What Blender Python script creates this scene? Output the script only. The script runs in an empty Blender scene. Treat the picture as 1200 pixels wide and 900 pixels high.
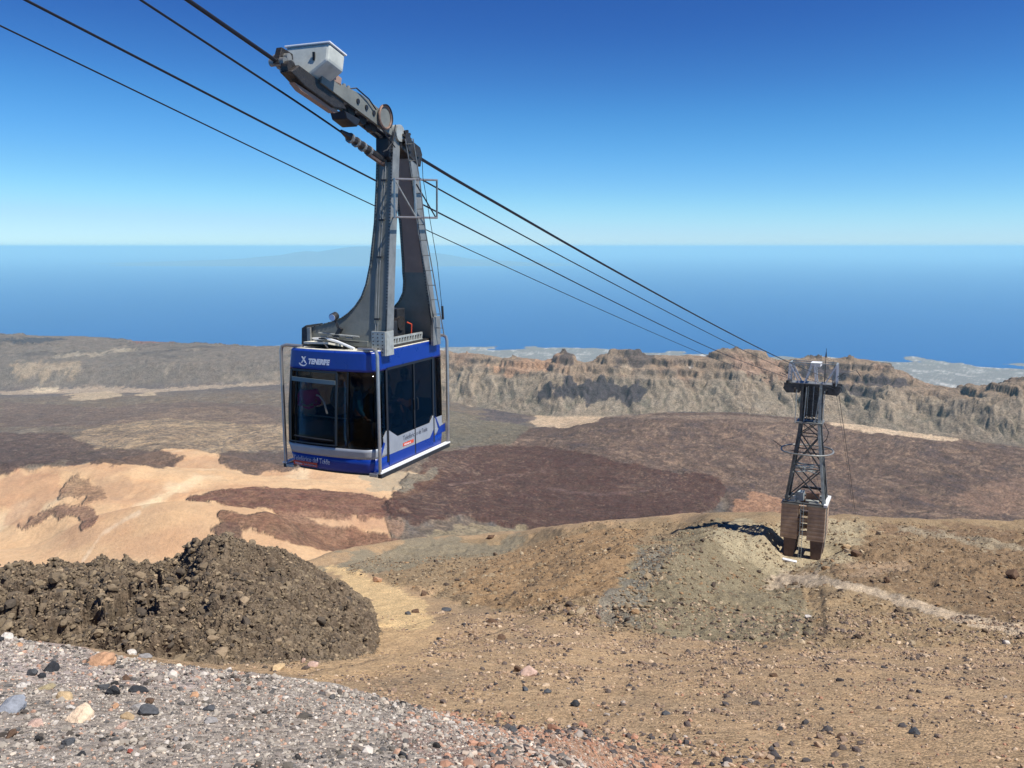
import bpy, bmesh, math, random
import numpy as np
from mathutils import Vector, Matrix, noise as mnoise

# ------------------------------------------------------------------ camera, sky, sun, exposure
sc = bpy.context.scene
col = sc.collection
R = math.radians
FPX = 1000.0                                   # focal length in photo pixels (1200 px wide frame)
TILT = math.atan(161 / FPX)                    # the horizon lies above the middle of the frame
CT, ST = math.cos(TILT), math.sin(TILT)
cam_d = bpy.data.cameras.new("camera")
cam_d.sensor_width = 36.0
cam_d.lens = 36.0 * FPX / 1200.0
cam_d.clip_start = 0.1
cam_d.clip_end = 2.0e6
cam = bpy.data.objects.new("camera", cam_d)
col.objects.link(cam)
cam.rotation_euler = (math.pi / 2 - TILT, 0, 0)
sc.camera = cam

SUN_EL = R(57.0)
SUN_AZ = R(117.0)                              # measured from +Y (view direction) clockwise to +X
wd = bpy.data.worlds.new("World")
sc.world = wd
wd.use_nodes = True
wn = wd.node_tree
wn.nodes.clear()
wo = wn.nodes.new("ShaderNodeOutputWorld")
wb = wn.nodes.new("ShaderNodeBackground")
wb.inputs["Strength"].default_value = 0.115
sky = wn.nodes.new("ShaderNodeTexSky")
sky.sky_type = "NISHITA"
sky.sun_disc = False
sky.sun_elevation = SUN_EL
sky.sun_rotation = SUN_AZ
sky.altitude = 3300
sky.air_density = 1.0
sky.dust_density = 0.15
sky.ozone_density = 2.0
# the camera that took the photograph renders the whole sky deeper: one tone curve for all of it
dn = wn.nodes.new("ShaderNodeVectorMath"); dn.operation = "SCALE"; dn.inputs["Scale"].default_value = 1 / 8.0
up = wn.nodes.new("ShaderNodeVectorMath"); up.operation = "SCALE"; up.inputs["Scale"].default_value = 8.0
cv = wn.nodes.new("ShaderNodeRGBCurve")
for ch, pts in enumerate([[(0, 0), (.1675, .027), (.205, .041), (.279, .0775), (.446, .184), (.659, .3425), (.826, .439), (1, .53)],
                          [(0, 0), (.2775, .108), (.341, .165), (.451, .291), (.66, .481), (.855, .641), (.957, .674), (1, .70)],
                          [(0, 0), (.495, .379), (.5875, .481), (.714, .6475), (.87, .80), (.916, .82), (1, .87)]]):
    c_ = cv.mapping.curves[ch]
    c_.points[0].location = pts[0]; c_.points[1].location = pts[-1]
    for p_ in pts[1:-1]: c_.points.new(*p_)
cv.mapping.update()
wn.links.new(sky.outputs[0], dn.inputs[0]); wn.links.new(dn.outputs[0], cv.inputs["Color"])
wn.links.new(cv.outputs[0], up.inputs[0]); wn.links.new(up.outputs[0], wb.inputs[0])
wn.links.new(wb.outputs[0], wo.inputs[0])

sun_d = bpy.data.lights.new("sun", "SUN")
sun_d.energy = 4.9
sun_d.angle = R(0.53)
sun_d.color = (1.0, 0.965, 0.915)
sun = bpy.data.objects.new("sun", sun_d)
col.objects.link(sun)
sdir = Vector((math.cos(SUN_EL) * math.sin(SUN_AZ), math.cos(SUN_EL) * math.cos(SUN_AZ), math.sin(SUN_EL)))
sun.rotation_euler = sdir.to_track_quat("Z", "Y").to_euler()
sun.location = sdir * 40

sc.view_settings.view_transform = "Standard"
sc.view_settings.look = "None"
sc.view_settings.exposure = 0.35
sc.view_settings.gamma = 1.0
sc.view_settings.use_curve_mapping = False
sc.cycles.use_denoising = True
sc.cycles.max_bounces = 6
sc.cycles.diffuse_bounces = 2
sc.cycles.glossy_bounces = 3
sc.cycles.transparent_max_bounces = 12
sc.cycles.volume_bounces = 4

# ------------------------------------------------------------------ helpers: points, materials, meshes
def ray(px, py):
    u = (px - 600) / FPX
    v = (450 - py) / FPX
    return (u, CT + v * ST, -ST + v * CT)

def P(px, py, Y):
    r = ray(px, py)
    k = Y / r[1]
    return Vector((r[0] * k, Y, r[2] * k))

def ratio(py):                                 # drop per metre of forward distance for a photo row
    a = np.arctan((np.asarray(py, float) - 450) / FPX) + TILT
    return np.tan(a)

def tag(o, label=None, cat=None, group=None, kind=None):
    if label: o["label"] = label
    if cat: o["category"] = cat
    if group: o["group"] = group
    if kind: o["kind"] = kind
    return o

def empty(name, loc=(0, 0, 0), rz=0.0):
    o = bpy.data.objects.new(name, None)
    o.empty_display_size = 0.3
    o.location = loc
    o.rotation_euler = (0, 0, rz)
    col.objects.link(o)
    return o

def new_mat(name, color=(0.5, 0.5, 0.5), rough=0.6, metal=0.0, var=0.0, vscale=8.0, bump=0.0, bscale=40.0, spec=0.5):
    m = bpy.data.materials.new(name)
    m.use_nodes = True
    nt = m.node_tree
    b = nt.nodes["Principled BSDF"]
    b.inputs["Base Color"].default_value = (*color, 1)
    b.inputs["Roughness"].default_value = rough
    b.inputs["Metallic"].default_value = metal
    b.inputs["Specular IOR Level"].default_value = spec
    tc = nt.nodes.new("ShaderNodeTexCoord")
    if var:
        n = nt.nodes.new("ShaderNodeTexNoise")
        n.inputs["Scale"].default_value = vscale
        n.inputs["Detail"].default_value = 8
        n.inputs["Roughness"].default_value = 0.65
        nt.links.new(tc.outputs["Object"], n.inputs["Vector"])
        mr = nt.nodes.new("ShaderNodeMapRange")
        mr.inputs["From Min"].default_value = 0.3
        mr.inputs["From Max"].default_value = 0.7
        mr.inputs["To Min"].default_value = 1 - var
        mr.inputs["To Max"].default_value = 1 + var * 0.7
        nt.links.new(n.outputs["Fac"], mr.inputs["Value"])
        mx = nt.nodes.new("ShaderNodeVectorMath")
        mx.operation = "SCALE"
        mx.inputs[0].default_value = color
        nt.links.new(mr.outputs[0], mx.inputs["Scale"])
        nt.links.new(mx.outputs[0], b.inputs["Base Color"])
        mr2 = nt.nodes.new("ShaderNodeMapRange")
        mr2.inputs["To Min"].default_value = max(0.02, rough - 0.12)
        mr2.inputs["To Max"].default_value = min(1, rough + 0.12)
        nt.links.new(n.outputs["Fac"], mr2.inputs["Value"])
        nt.links.new(mr2.outputs[0], b.inputs["Roughness"])
    if bump:
        n2 = nt.nodes.new("ShaderNodeTexNoise")
        n2.inputs["Scale"].default_value = bscale
        n2.inputs["Detail"].default_value = 6
        nt.links.new(tc.outputs["Object"], n2.inputs["Vector"])
        bp = nt.nodes.new("ShaderNodeBump")
        bp.inputs["Strength"].default_value = bump
        bp.inputs["Distance"].default_value = 0.02
        nt.links.new(n2.outputs["Fac"], bp.inputs["Height"])
        nt.links.new(bp.outputs[0], b.inputs["Normal"])
    return m

# ------------------------------------------------------------------ numpy noise
_rs = np.random.RandomState(7)
_perm = _rs.permutation(65536).astype(np.int64)
_gr = _rs.rand(65536) * 2 * math.pi
_gx, _gy = np.cos(_gr), np.sin(_gr)
_vr = _rs.rand(65536)

def _h(ix, iy, seed):
    return _perm[(_perm[(ix + seed * 7919) & 65535] + iy * 31 + seed * 101) & 65535]

def gnoise(x, y, seed=0):
    x = np.asarray(x, float); y = np.asarray(y, float)
    x0 = np.floor(x); y0 = np.floor(y)
    fx = x - x0; fy = y - y0
    ix = x0.astype(np.int64); iy = y0.astype(np.int64)
    u = fx * fx * fx * (fx * (fx * 6 - 15) + 10)
    v = fy * fy * fy * (fy * (fy * 6 - 15) + 10)
    def g(dx, dy):
        h = _h(ix + dx, iy + dy, seed)
        return _gx[h] * (fx - dx) + _gy[h] * (fy - dy)
    a = g(0, 0) * (1 - u) + g(1, 0) * u
    b = g(0, 1) * (1 - u) + g(1, 1) * u
    return (a * (1 - v) + b * v) * 1.5

def fbm(x, y, octaves=5, seed=0, gain=0.5, lac=2.03, ridged=False):
    s = 0; amp = 1.0; tot = 0
    for o in range(octaves):
        n = gnoise(x, y, seed + o * 13)
        if ridged:
            n = 1 - 2 * np.abs(n) * 1.3
        s = s + amp * n; tot += amp
        amp *= gain
        x = x * lac + 17.3; y = y * lac - 9.1
    return s / tot

def cell(x, y, seed=0):
    """distance to the nearest jittered point and a random value of that cell"""
    x0 = np.floor(x); y0 = np.floor(y)
    ix = x0.astype(np.int64); iy = y0.astype(np.int64)
    best = np.full(x.shape, 9.0); val = np.zeros(x.shape)
    for dx in (-1, 0, 1):
        for dy in (-1, 0, 1):
            h = _h(ix + dx, iy + dy, seed)
            px = x0 + dx + _vr[h]; py = y0 + dy + _vr[(h + 7777) & 65535]
            d = np.hypot(px - x, py - y)
            m = d < best
            best = np.where(m, d, best); val = np.where(m, _vr[(h + 333) & 65535], val)
    return best, val

def smooth(a, b, x):
    t = np.clip((x - a) / (b - a), 0, 1)
    return t * t * (3 - 2 * t)

def pchip(xk, yk, x):
    """monotone cubic through the knots"""
    x = np.clip(x, xk[0], xk[-1])
    h = np.diff(xk); d = np.diff(yk) / h
    m = np.zeros(len(xk))
    for i in range(1, len(xk) - 1):
        if d[i - 1] * d[i] > 0:
            w1 = 2 * h[i] + h[i - 1]; w2 = h[i] + 2 * h[i - 1]
            m[i] = (w1 + w2) / (w1 / d[i - 1] + w2 / d[i])
    m[0] = d[0]; m[-1] = d[-1]
    i = np.clip(np.searchsorted(xk, x) - 1, 0, len(xk) - 2)
    t = (x - xk[i]) / h[i]
    t2 = t * t; t3 = t2 * t
    return ((2 * t3 - 3 * t2 + 1) * yk[i] + (t3 - 2 * t2 + t) * h[i] * m[i]
            + (-2 * t3 + 3 * t2) * yk[i + 1] + (t3 - t2) * h[i] * m[i + 1])

def blur(a, n=1):
    for _ in range(n):
        a = np.pad(a, 1, mode="edge")
        a = (a[:-2, 1:-1] + a[2:, 1:-1] + 2 * a[1:-1, 1:-1]) / 4
        a = np.pad(a, ((0, 0), (1, 1)), mode="edge")
        a = (a[:, :-2] + a[:, 2:] + 2 * a[:, 1:-1]) / 4
    return a

class Ground:
    """a height field on a fan of directions: u = x / Y, and forward distance Y"""
    def __init__(self, cols, knots, us, Ys):
        # cols: photo columns, knots: per column a list of (Y, z); equal length
        self.u = us; self.Y = Ys
        cu = (np.array(cols, float) - 600) / FPX
        K = np.array(knots, float)                              # ncol, nk, 2
        nk = K.shape[1]
        Z = np.zeros((len(Ys), len(us)))
        KY = np.array([pchip(cu, K[:, k, 0], us) for k in range(nk)])
        KZ = np.array([pchip(cu, K[:, k, 1], us) for k in range(nk)])
        for j in range(len(us)):
            Z[:, j] = pchip(np.log(KY[:, j]), KZ[:, j], np.log(Ys))
        self.KY, self.Z = KY, Z
        self.U, self.YY = np.meshgrid(us, Ys)
        self.X = self.U * self.YY
    def height(self, x, y):
        u = x / y
        fi = np.interp(u, self.u, np.arange(len(self.u)))
        fj = np.interp(y, self.Y, np.arange(len(self.Y)))
        i = np.clip(fi.astype(int), 0, len(self.u) - 2); j = np.clip(fj.astype(int), 0, len(self.Y) - 2)
        a = fi - i; b = fj - j
        Z = self.Z
        return (Z[j, i] * (1 - a) + Z[j, i + 1] * a) * (1 - b) + (Z[j + 1, i] * (1 - a) + Z[j + 1, i + 1] * a) * b
    def plan(self, pts, step=12.0):
        """photo outline -> plan outline: where those sight lines meet this ground"""
        out = []
        n = len(pts)
        for a in range(n):
            p, q = pts[a], pts[(a + 1) % n]
            m = max(1, int(math.hypot(p[0] - q[0], p[1] - q[1]) / step))
            for k in range(m):
                out.append((p[0] + (q[0] - p[0]) * k / m, p[1] + (q[1] - p[1]) * k / m))
        o = np.array(out)
        u = (o[:, 0] - 600) / FPX
        v = (450 - o[:, 1]) / FPX
        ry = CT + v * ST
        uu = u / ry                                              # x / Y
        rr = ratio(o[:, 1])
        res = []
        for k in range(len(o)):
            j = int(np.argmin(np.abs(self.u - uu[k])))
            rat = -self.Z[:, j] / self.Y
            hit = np.nonzero(rat <= rr[k])[0]
            jj = hit[0] if len(hit) else len(self.Y) - 1
            if jj > 0:
                t = (rat[jj - 1] - rr[k]) / max(1e-9, rat[jj - 1] - rat[jj])
                Yh = self.Y[jj - 1] + min(1, max(0, t)) * (self.Y[jj] - self.Y[jj - 1])
            else:
                Yh = self.Y[0]
            res.append((uu[k], math.log(Yh)))
        return np.array(res)
    def noises(self, wl):
        if not hasattr(self, "_nz"): self._nz = {}
        if wl not in self._nz:
            x = self.X / wl; y = self.YY / wl
            self._nz[wl] = (fbm(x, y, 4, 3), fbm(x + 50, y * 0.7 + 9, 4, 8), fbm(x * 3.1, y * 1.7, 5, 5, gain=0.7), fbm(x * 3.1 + 7, y * 1.7 + 3, 5, 15, gain=0.7))
        return self._nz[wl]
    def mask(self, pts, warp=0.0, wl=30.0, soft=1, seed=0, detail=4, rag=0.5):
        """1 inside a plan outline with a ragged edge"""
        poly = self.plan(pts)
        n1, n2, n3, n4 = self.noises(wl)
        m = np.zeros(self.U.shape)
        pad = 0.03
        iu = np.nonzero((self.u > poly[:, 0].min() - pad) & (self.u < poly[:, 0].max() + pad))[0]
        ly = np.log(self.Y)
        iy = np.nonzero((ly > poly[:, 1].min() - pad * 3) & (ly < poly[:, 1].max() + pad * 3))[0]
        if not len(iu) or not len(iy): return m
        sl = (slice(iy[0], iy[-1] + 1), slice(iu[0], iu[-1] + 1))
        sg = 1 if seed % 2 else -1
        U = self.U[sl] + sg * warp * (n1[sl] + 0.8 * n3[sl])
        V = np.log(self.YY[sl]) + sg * warp * 2.2 * (n2[sl] + 0.8 * n4[sl])
        r = np.zeros(U.shape, bool)
        n = len(poly)
        for a in range(n):
            xa, ya = poly[a]; xb, yb = poly[(a + 1) % n]
            if ya == yb: continue
            r ^= ((ya > V) != (yb > V)) & (U < (xb - xa) * (V - ya) / (yb - ya) + xa)
        f = blur(r.astype(float), soft * 2 + 1)
        if rag: f = smooth(0.22, 0.72, f + rag * sg * (n3[sl] + 0.6 * n1[sl]) * 5 * f * (1 - f))
        m[sl] = f
        return m
    def build(self, name, color, mat):
        nv, nu = self.Z.shape
        co = np.stack([self.X, self.YY, self.Z], -1).reshape(-1, 3)
        if hasattr(self, "off"):
            co = co + self.off.reshape(-1, 3)
        idx = np.arange(nv * nu).reshape(nv, nu)
        q = np.stack([idx[:-1, :-1], idx[:-1, 1:], idx[1:, 1:], idx[1:, :-1]], -1).reshape(-1, 4)
        me = bpy.data.meshes.new(name)
        me.vertices.add(len(co)); me.vertices.foreach_set("co", co.astype(np.float32).ravel())
        me.loops.add(q.size); me.loops.foreach_set("vertex_index", q.astype(np.int32).ravel())
        me.polygons.add(len(q))
        me.polygons.foreach_set("loop_start", (np.arange(len(q)) * 4).astype(np.int32))
        me.polygons.foreach_set("loop_total", np.full(len(q), 4, np.int32))
        me.polygons.foreach_set("use_smooth", np.ones(len(q), bool))
        me.update(calc_edges=True)
        ca = me.color_attributes.new("albedo", "FLOAT_COLOR", "POINT")
        c4 = np.ones((nv * nu, 4), np.float32)
        if hasattr(self, 'rough'): c4[:, 3] = self.rough.ravel()
        c4[:, :3] = np.clip(color, 0.005, 0.9).reshape(-1, 3)
        ca.data.foreach_set("color", c4.ravel())
        o = bpy.data.objects.new(name, me)
        me.materials.append(mat)
        col.objects.link(o)
        return tag(o, kind="structure")

def lerp(c, new, m):
    return c * (1 - m[..., None]) + np.array(new) * m[..., None]

def ground_mat(name, sc1, sc2, amp1, amp2, bump_s, bump_d, rough=0.95, tint=0.1, cells=0.0, cscale=1.0):
    """albedo from the mesh, broken up by two scales of noise and by stone-sized cells"""
    m = bpy.data.materials.new(name); m.use_nodes = True
    nt = m.node_tree; L = nt.links.new
    b = nt.nodes["Principled BSDF"]
    b.inputs["Roughness"].default_value = rough
    b.inputs["Specular IOR Level"].default_value = 0.15
    at = nt.nodes.new("ShaderNodeAttribute"); at.attribute_name = "albedo"
    geo = nt.nodes.new("ShaderNodeNewGeometry")
    fac = None
    hgt = None
    def add(a, b_):
        if a is None: return b_
        n = nt.nodes.new("ShaderNodeMath"); n.operation = "ADD"; L(a, n.inputs[0]); L(b_, n.inputs[1]); return n.outputs[0]
    for s, a in ((sc1, amp1), (sc2, amp2)):
        n = nt.nodes.new("ShaderNodeTexNoise"); n.inputs["Scale"].default_value = s
        n.inputs["Detail"].default_value = 7; n.inputs["Roughness"].default_value = 0.7
        L(geo.outputs["Position"], n.inputs["Vector"])
        mr = nt.nodes.new("ShaderNodeMapRange"); mr.inputs["From Min"].default_value = 0.3; mr.inputs["From Max"].default_value = 0.7
        mr.inputs["To Min"].default_value = -a; mr.inputs["To Max"].default_value = a; mr.clamp = False
        L(n.outputs["Fac"], mr.inputs["Value"])
        fac = add(fac, mr.outputs[0]); hgt = add(hgt, n.outputs["Fac"])
    if cells:
        vo = nt.nodes.new("ShaderNodeTexVoronoi"); vo.inputs["Scale"].default_value = cscale
        L(geo.outputs["Position"], vo.inputs["Vector"])
        sp = nt.nodes.new("ShaderNodeSeparateColor"); L(vo.outputs["Color"], sp.inputs[0])
        mr = nt.nodes.new("ShaderNodeMapRange"); mr.inputs["To Min"].default_value = -cells; mr.inputs["To Max"].default_value = cells
        L(sp.outputs[0], mr.inputs["Value"]); fac = add(fac, mr.outputs[0])
        inv = nt.nodes.new("ShaderNodeMath"); inv.operation = "MULTIPLY"; inv.inputs[1].default_value = -0.7
        L(vo.outputs["Distance"], inv.inputs[0]); hgt = add(hgt, inv.outputs[0])
    one = nt.nodes.new("ShaderNodeMath"); one.operation = "ADD"; one.inputs[1].default_value = 1.0; L(fac, one.inputs[0])
    fa = nt.nodes.new("ShaderNodeMath"); fa.operation = "MULTIPLY"; L(fac, fa.inputs[0]); L(at.outputs["Alpha"], fa.inputs[1]); L(fa.outputs[0], one.inputs[0])
    ha = nt.nodes.new("ShaderNodeMath"); ha.operation = "MULTIPLY"; L(hgt, ha.inputs[0]); L(at.outputs["Alpha"], ha.inputs[1]); hgt = ha.outputs[0]
    mx = nt.nodes.new("ShaderNodeMath"); mx.operation = "MAXIMUM"; mx.inputs[1].default_value = 0.25; L(one.outputs[0], mx.inputs[0])
    sv = nt.nodes.new("ShaderNodeVectorMath"); sv.operation = "SCALE"
    L(at.outputs["Color"], sv.inputs[0]); L(mx.outputs[0], sv.inputs["Scale"])
    # a little warm / cool drift
    n3 = nt.nodes.new("ShaderNodeTexNoise"); n3.inputs["Scale"].default_value = sc1 * 0.6; n3.inputs["Detail"].default_value = 4
    L(geo.outputs["Position"], n3.inputs["Vector"])
    mixc = nt.nodes.new("ShaderNodeMix"); mixc.data_type = "RGBA"
    mixc.inputs["A"].default_value = (1 + tint, 1, 1 - tint, 1); mixc.inputs["B"].default_value = (1 - tint, 1, 1 + tint, 1)
    L(n3.outputs["Fac"], mixc.inputs["Factor"])
    mu = nt.nodes.new("ShaderNodeVectorMath"); mu.operation = "MULTIPLY"
    L(sv.outputs[0], mu.inputs[0]); L(mixc.outputs["Result"], mu.inputs[1])
    L(mu.outputs[0], b.inputs["Base Color"])
    bp = nt.nodes.new("ShaderNodeBump"); bp.inputs["Strength"].default_value = bump_s; bp.inputs["Distance"].default_value = bump_d
    L(hgt, bp.inputs["Height"]); L(bp.outputs[0], b.inputs["Normal"])
    return m

# ------------------------------------------------------------------ far terrain: old crater floor, domes, crater wall, coast
def zk(D, py):
    return (D, -float(ratio(py)) * D)

SHORE = ([-400, 400, 600, 800, 1050, 1200, 1600], [30000, 30000, 29600, 28200, 26500, 25000, 24000])
def far_col(px, pts):
    k = [(350, -275), (800, -520), (1500, -775)]
    k += [zk(D, y) for D, y in pts]
    Dc, zc = k[-1]
    sh = np.interp(px, *SHORE)
    k += [(Dc * 1.06, zc - 190), (Dc * 1.35, zc - 620), (15500, -2820), (19800, -3330), (sh * 0.97, -3488), (sh * 1.02, -3506), (sh * 1.2, -3560)]
    return k
FAR = {
 -400: [(2000,690),(2300,655),(2450,655),(2800,610),(3100,585),(3450,560),(4000,535),(4700,510),(5500,492),(7000,468),(8200,457),(8900,430),(10800,388)],
 0:    [(2000,672),(2300,642),(2450,641),(2800,590),(3100,548),(3450,546),(4000,522),(4700,503),(5500,487),(7200,466),(8300,457),(8800,428),(11000,392)],
 100:  [(2000,665),(2300,604),(2450,608),(2800,580),(3100,546),(3450,541),(4000,520),(4700,500),(5500,485),(7200,463),(8300,455),(8800,427),(11000,396)],
 200:  [(2000,662),(2300,588),(2450,594),(2750,588),(3050,562),(3450,540),(4000,515),(4700,497),(5500,482),(7200,461),(8200,453),(8700,425),(10800,402)],
 300:  [(2000,665),(2300,600),(2450,606),(2750,590),(3050,571),(3450,547),(4000,520),(4700,498),(5500,481),(7000,460),(8100,450),(8600,424),(10300,406)],
 400:  [(2000,680),(2300,650),(2500,640),(2800,596),(3150,572),(3550,550),(4100,520),(4700,499),(5500,481),(6800,463),(7800,454),(8300,428),(8900,410)],
 500:  [(2000,690),(2300,662),(2550,640),(2850,610),(3200,587),(3600,563),(4150,535),(4700,515),(5400,495),(6400,477),(7200,467),(7700,436),(8100,412)],
 560:  [(2000,695),(2300,668),(2600,645),(2900,617),(3250,592),(3650,569),(4200,543),(4700,522),(5300,504),(6200,486),(6900,478),(7350,442),(7650,417)],
 585:  [(2000,698),(2300,672),(2620,648),(2920,620),(3280,595),(3680,571),(4200,546),(4700,525),(5250,508),(6050,491),(6750,482),(7200,446),(7520,424)],
 610:  [(2000,700),(2300,675),(2650,650),(2950,622),(3300,597),(3700,573),(4200,548),(4700,527),(5200,511),(5900,495),(6600,486),(7050,450),(7400,420)],
 638:  [(2000,700),(2300,678),(2650,652),(2950,624),(3300,599),(3700,575),(4200,548),(4700,526),(5150,510),(5800,497),(6480,488),(6920,450),(7280,427)],
 660:  [(2000,700),(2300,680),(2650,653),(2950,625),(3300,601),(3700,577),(4200,548),(4700,524),(5100,509),(5700,499),(6350,489),(6800,450),(7150,411)],
 688:  [(2000,702),(2300,680),(2650,654),(2950,627),(3300,602),(3700,578),(4200,548),(4700,521),(5050,504),(5600,495),(6320,489),(6750,452),(7100,427)],
 710:  [(2000,705),(2300,680),(2650,655),(2950,629),(3300,604),(3700,579),(4200,548),(4700,519),(5100,500),(5500,491),(6300,490),(6700,455),(7050,418)],
 745:  [(2000,705),(2300,681),(2650,656),(2950,630),(3300,604),(3700,579),(4200,548),(4700,519),(5070,497),(5450,487),(6250,490),(6650,452),(7020,412)],
 780:  [(2000,705),(2300,682),(2650,658),(2950,630),(3300,604),(3700,579),(4200,548),(4700,520),(5050,495),(5400,485),(6200,490),(6600,450),(7000,419)],
 822:  [(2000,705),(2300,682),(2650,658),(2950,630),(3300,604),(3700,580),(4200,549),(4700,520),(5050,495),(5370,485),(6150,490),(6580,450),(6970,420)],
 860:  [(2000,705),(2300,682),(2650,658),(2950,630),(3300,605),(3700,580),(4200,550),(4700,520),(5050,496),(5350,486),(6100,491),(6550,450),(6950,408)],
 892:  [(2000,706),(2300,683),(2650,659),(2950,631),(3300,606),(3700,581),(4200,551),(4680,522),(5030,499),(5300,488),(6050,492),(6520,452),(6920,413)],
 920:  [(2000,708),(2300,685),(2650,660),(2950,632),(3300,608),(3700,583),(4200,552),(4650,525),(5000,502),(5250,491),(6000,494),(6500,455),(6900,428)],
 955:  [(2000,709),(2300,686),(2650,661),(2950,634),(3300,610),(3700,585),(4200,554),(4620,527),(4950,505),(5200,494),(5900,497),(6420,458),(6850,419)],
 1000: [(2000,710),(2300,688),(2650,662),(2950,636),(3300,612),(3700,588),(4200,556),(4600,530),(4900,508),(5150,498),(5800,500),(6350,460),(6800,420)],
 1045: [(2000,710),(2300,688),(2650,664),(2950,640),(3300,616),(3700,591),(4150,560),(4500,535),(4800,514),(5050,504),(5600,506),(6150,462),(6600,430)],
 1075: [(2000,710),(2300,690),(2650,666),(2950,642),(3300,618),(3700,593),(4100,562),(4450,538),(4750,518),(5000,509),(5500,510),(6100,470),(6500,443)],
 1105: [(2000,710),(2300,690),(2650,667),(2950,643),(3300,619),(3700,594),(4100,563),(4400,542),(4700,521),(4950,512),(5400,513),(5900,478),(6300,456)],
 1150: [(2000,712),(2300,692),(2650,668),(2950,644),(3300,620),(3700,595),(4050,566),(4350,545),(4650,526),(4850,519),(5200,518),(5600,478),(6000,455)],
 1200: [(2000,712),(2300,692),(2650,668),(2950,645),(3300,622),(3700,597),(4000,570),(4300,550),(4550,531),(4750,525),(5000,522),(5400,478),(5800,447)],
 1320: [(2000,715),(2300,694),(2650,670),(2950,648),(3300,625),(3650,600),(3950,575),(4200,556),(4400,540),(4600,533),(4800,530),(5200,478),(5600,440)],
 1600: [(2000,715),(2300,696),(2650,672),(2950,650),(3300,630),(3600,606),(3850,585),(4100,566),(4300,552),(4450,546),(4600,540),(5000,478),(5400,436)],
}
fu = np.linspace(-0.86, 0.86, 1180)
def rows(segs):
    out = []
    for a, b, n in segs:
        out.append(np.exp(np.linspace(math.log(a), math.log(b), n, endpoint=False)))
    return np.append(np.concatenate(out), segs[-1][1])
fY = rows([(350, 1800, 22), (1800, 4200, 215), (4200, 6000, 110), (6000, 7700, 145), (7700, 11500, 85), (11500, 19000, 12), (19000, 31500, 48)])
far = Ground(list(FAR), [far_col(p, v) for p, v in FAR.items()], fu, fY)
X, Y = far.X, far.YY
KY = far.KY
foot, mid_, crest = KY[13][None, :], KY[14][None, :], KY[15][None, :]
t_wall = np.clip((Y - foot) / (crest - foot), 0, 1.35)
wall = smooth(0.0, 0.12, t_wall) * (1 - smooth(1.15, 1.35, t_wall))
# relief ----------------------------------------------------------
z = far.Z
floor_m = 1 - smooth(0.0, 0.1, t_wall)
leftw = smooth(-0.05, -0.25, far.U)                                  # low stepped wall on the left
lat = X + 0.35 * Y
wx = X + 190 * fbm(X / 420, Y / 420, 4, 21)
wy = Y + 190 * fbm(X / 420 + 5, Y / 420 + 8, 4, 22)
gul = fbm(wx / 210, wy / 620, 5, 31, gain=0.55, ridged=True)
gul2 = fbm(wx / 70, wy / 190, 4, 35, gain=0.55, ridged=True)
prof = np.clip(t_wall, 0, 1)
face = np.sin(np.pi * np.clip(prof, 0, 1)) ** 0.6 * (t_wall < 1) + 0.25 * smooth(0.7, 1.0, t_wall) * (t_wall <= 1.35)
gul3 = fbm(wx / 30, wy / 60, 4, 37, gain=0.6, ridged=True)
gmod = 0.55 + 0.9 * np.clip(fbm(X / 800, Y / 800, 3, 39) + 0.4, 0, 1)
butt = fbm(wx / 560, wy / 1500, 4, 33, gain=0.5, ridged=True)
z = z + wall * (butt * 60 * np.clip(face, 0, 1) * (1 - 0.7 * leftw))
z = z + wall * (gul * 54 * gmod + gul2 * 22 + gul3 * 5) * np.clip(face, 0, 1) * (1 - 0.6 * leftw)
z = z + wall * smooth(0.8, 1.0, t_wall) * (np.clip(fbm(X / 330 + 3, Y / 900, 4, 43, gain=0.55), -0.2, 1)) * 75 * (1 - 0.8 * leftw)
z = z + wall * smooth(0.75, 0.95, t_wall) * fbm(X / 120, Y / 260, 5, 41, gain=0.65) * 30 * (1 - 0.6 * leftw)
# strata: benches of hard and soft rock in the upper half
zs = z + 16 * fbm(X / 900, Y / 900, 3, 44)
for per, st in ((64.0, 0.6), (23.0, 0.35)):
    ph = (zs / per) % 1.0
    step_ = (smooth(0.25, 0.6, ph) - ph) * per
    z = z + step_ * st * wall * smooth(0.32, 0.6, t_wall) * (0.55 + 0.9 * np.clip(fbm(X / 500, Y / 500, 3, 46) + 0.3, 0, 1))
# floor relief
z = z + floor_m * smooth(2600, 3600, Y) * (fbm(X / 260, Y / 420, 5, 51) * 9 + fbm(X / 60, Y / 90, 5, 55, gain=0.62) * 6.5)
z = z + floor_m * smooth(2300, 2600, Y) * (1 - smooth(3300, 3900, Y)) * smooth(-0.1, -0.3, far.U) * fbm(X / 300, Y / 240, 4, 57, ridged=True) * 13
z = z + (1 - smooth(2600, 2900, Y)) * fbm(X / 380, Y / 380, 3, 61) * 6
z = z - np.exp(-((Y - 2560 - 60 * fbm(X / 200, X * 0, 2, 63)) / 110) ** 2) * 22 * smooth(-0.08, -0.2, far.U)
z = z + np.exp(-((Y - 3080) / 130) ** 2) * 16 * smooth(-0.3, -0.4, far.U) - np.exp(-((Y - 3380) / 120) ** 2) * 22 * smooth(-0.1, -0.3, far.U)
far.Z = z
lv = far.mask([(450,592),(475,560),(510,533),(560,523),(630,522),(700,534),(760,548),(840,558),(852,574),(835,598),(806,614),(740,628),(680,632),(600,618),(545,606),(490,616),(455,606)], warp=0.006, wl=240, soft=4, seed=1)
lv2 = far.mask([(214,586),(240,576),(300,571),(380,575),(432,580),(470,588),(478,604),(430,608),(340,603),(270,592)], warp=0.004, wl=240, soft=3, seed=1)
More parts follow.
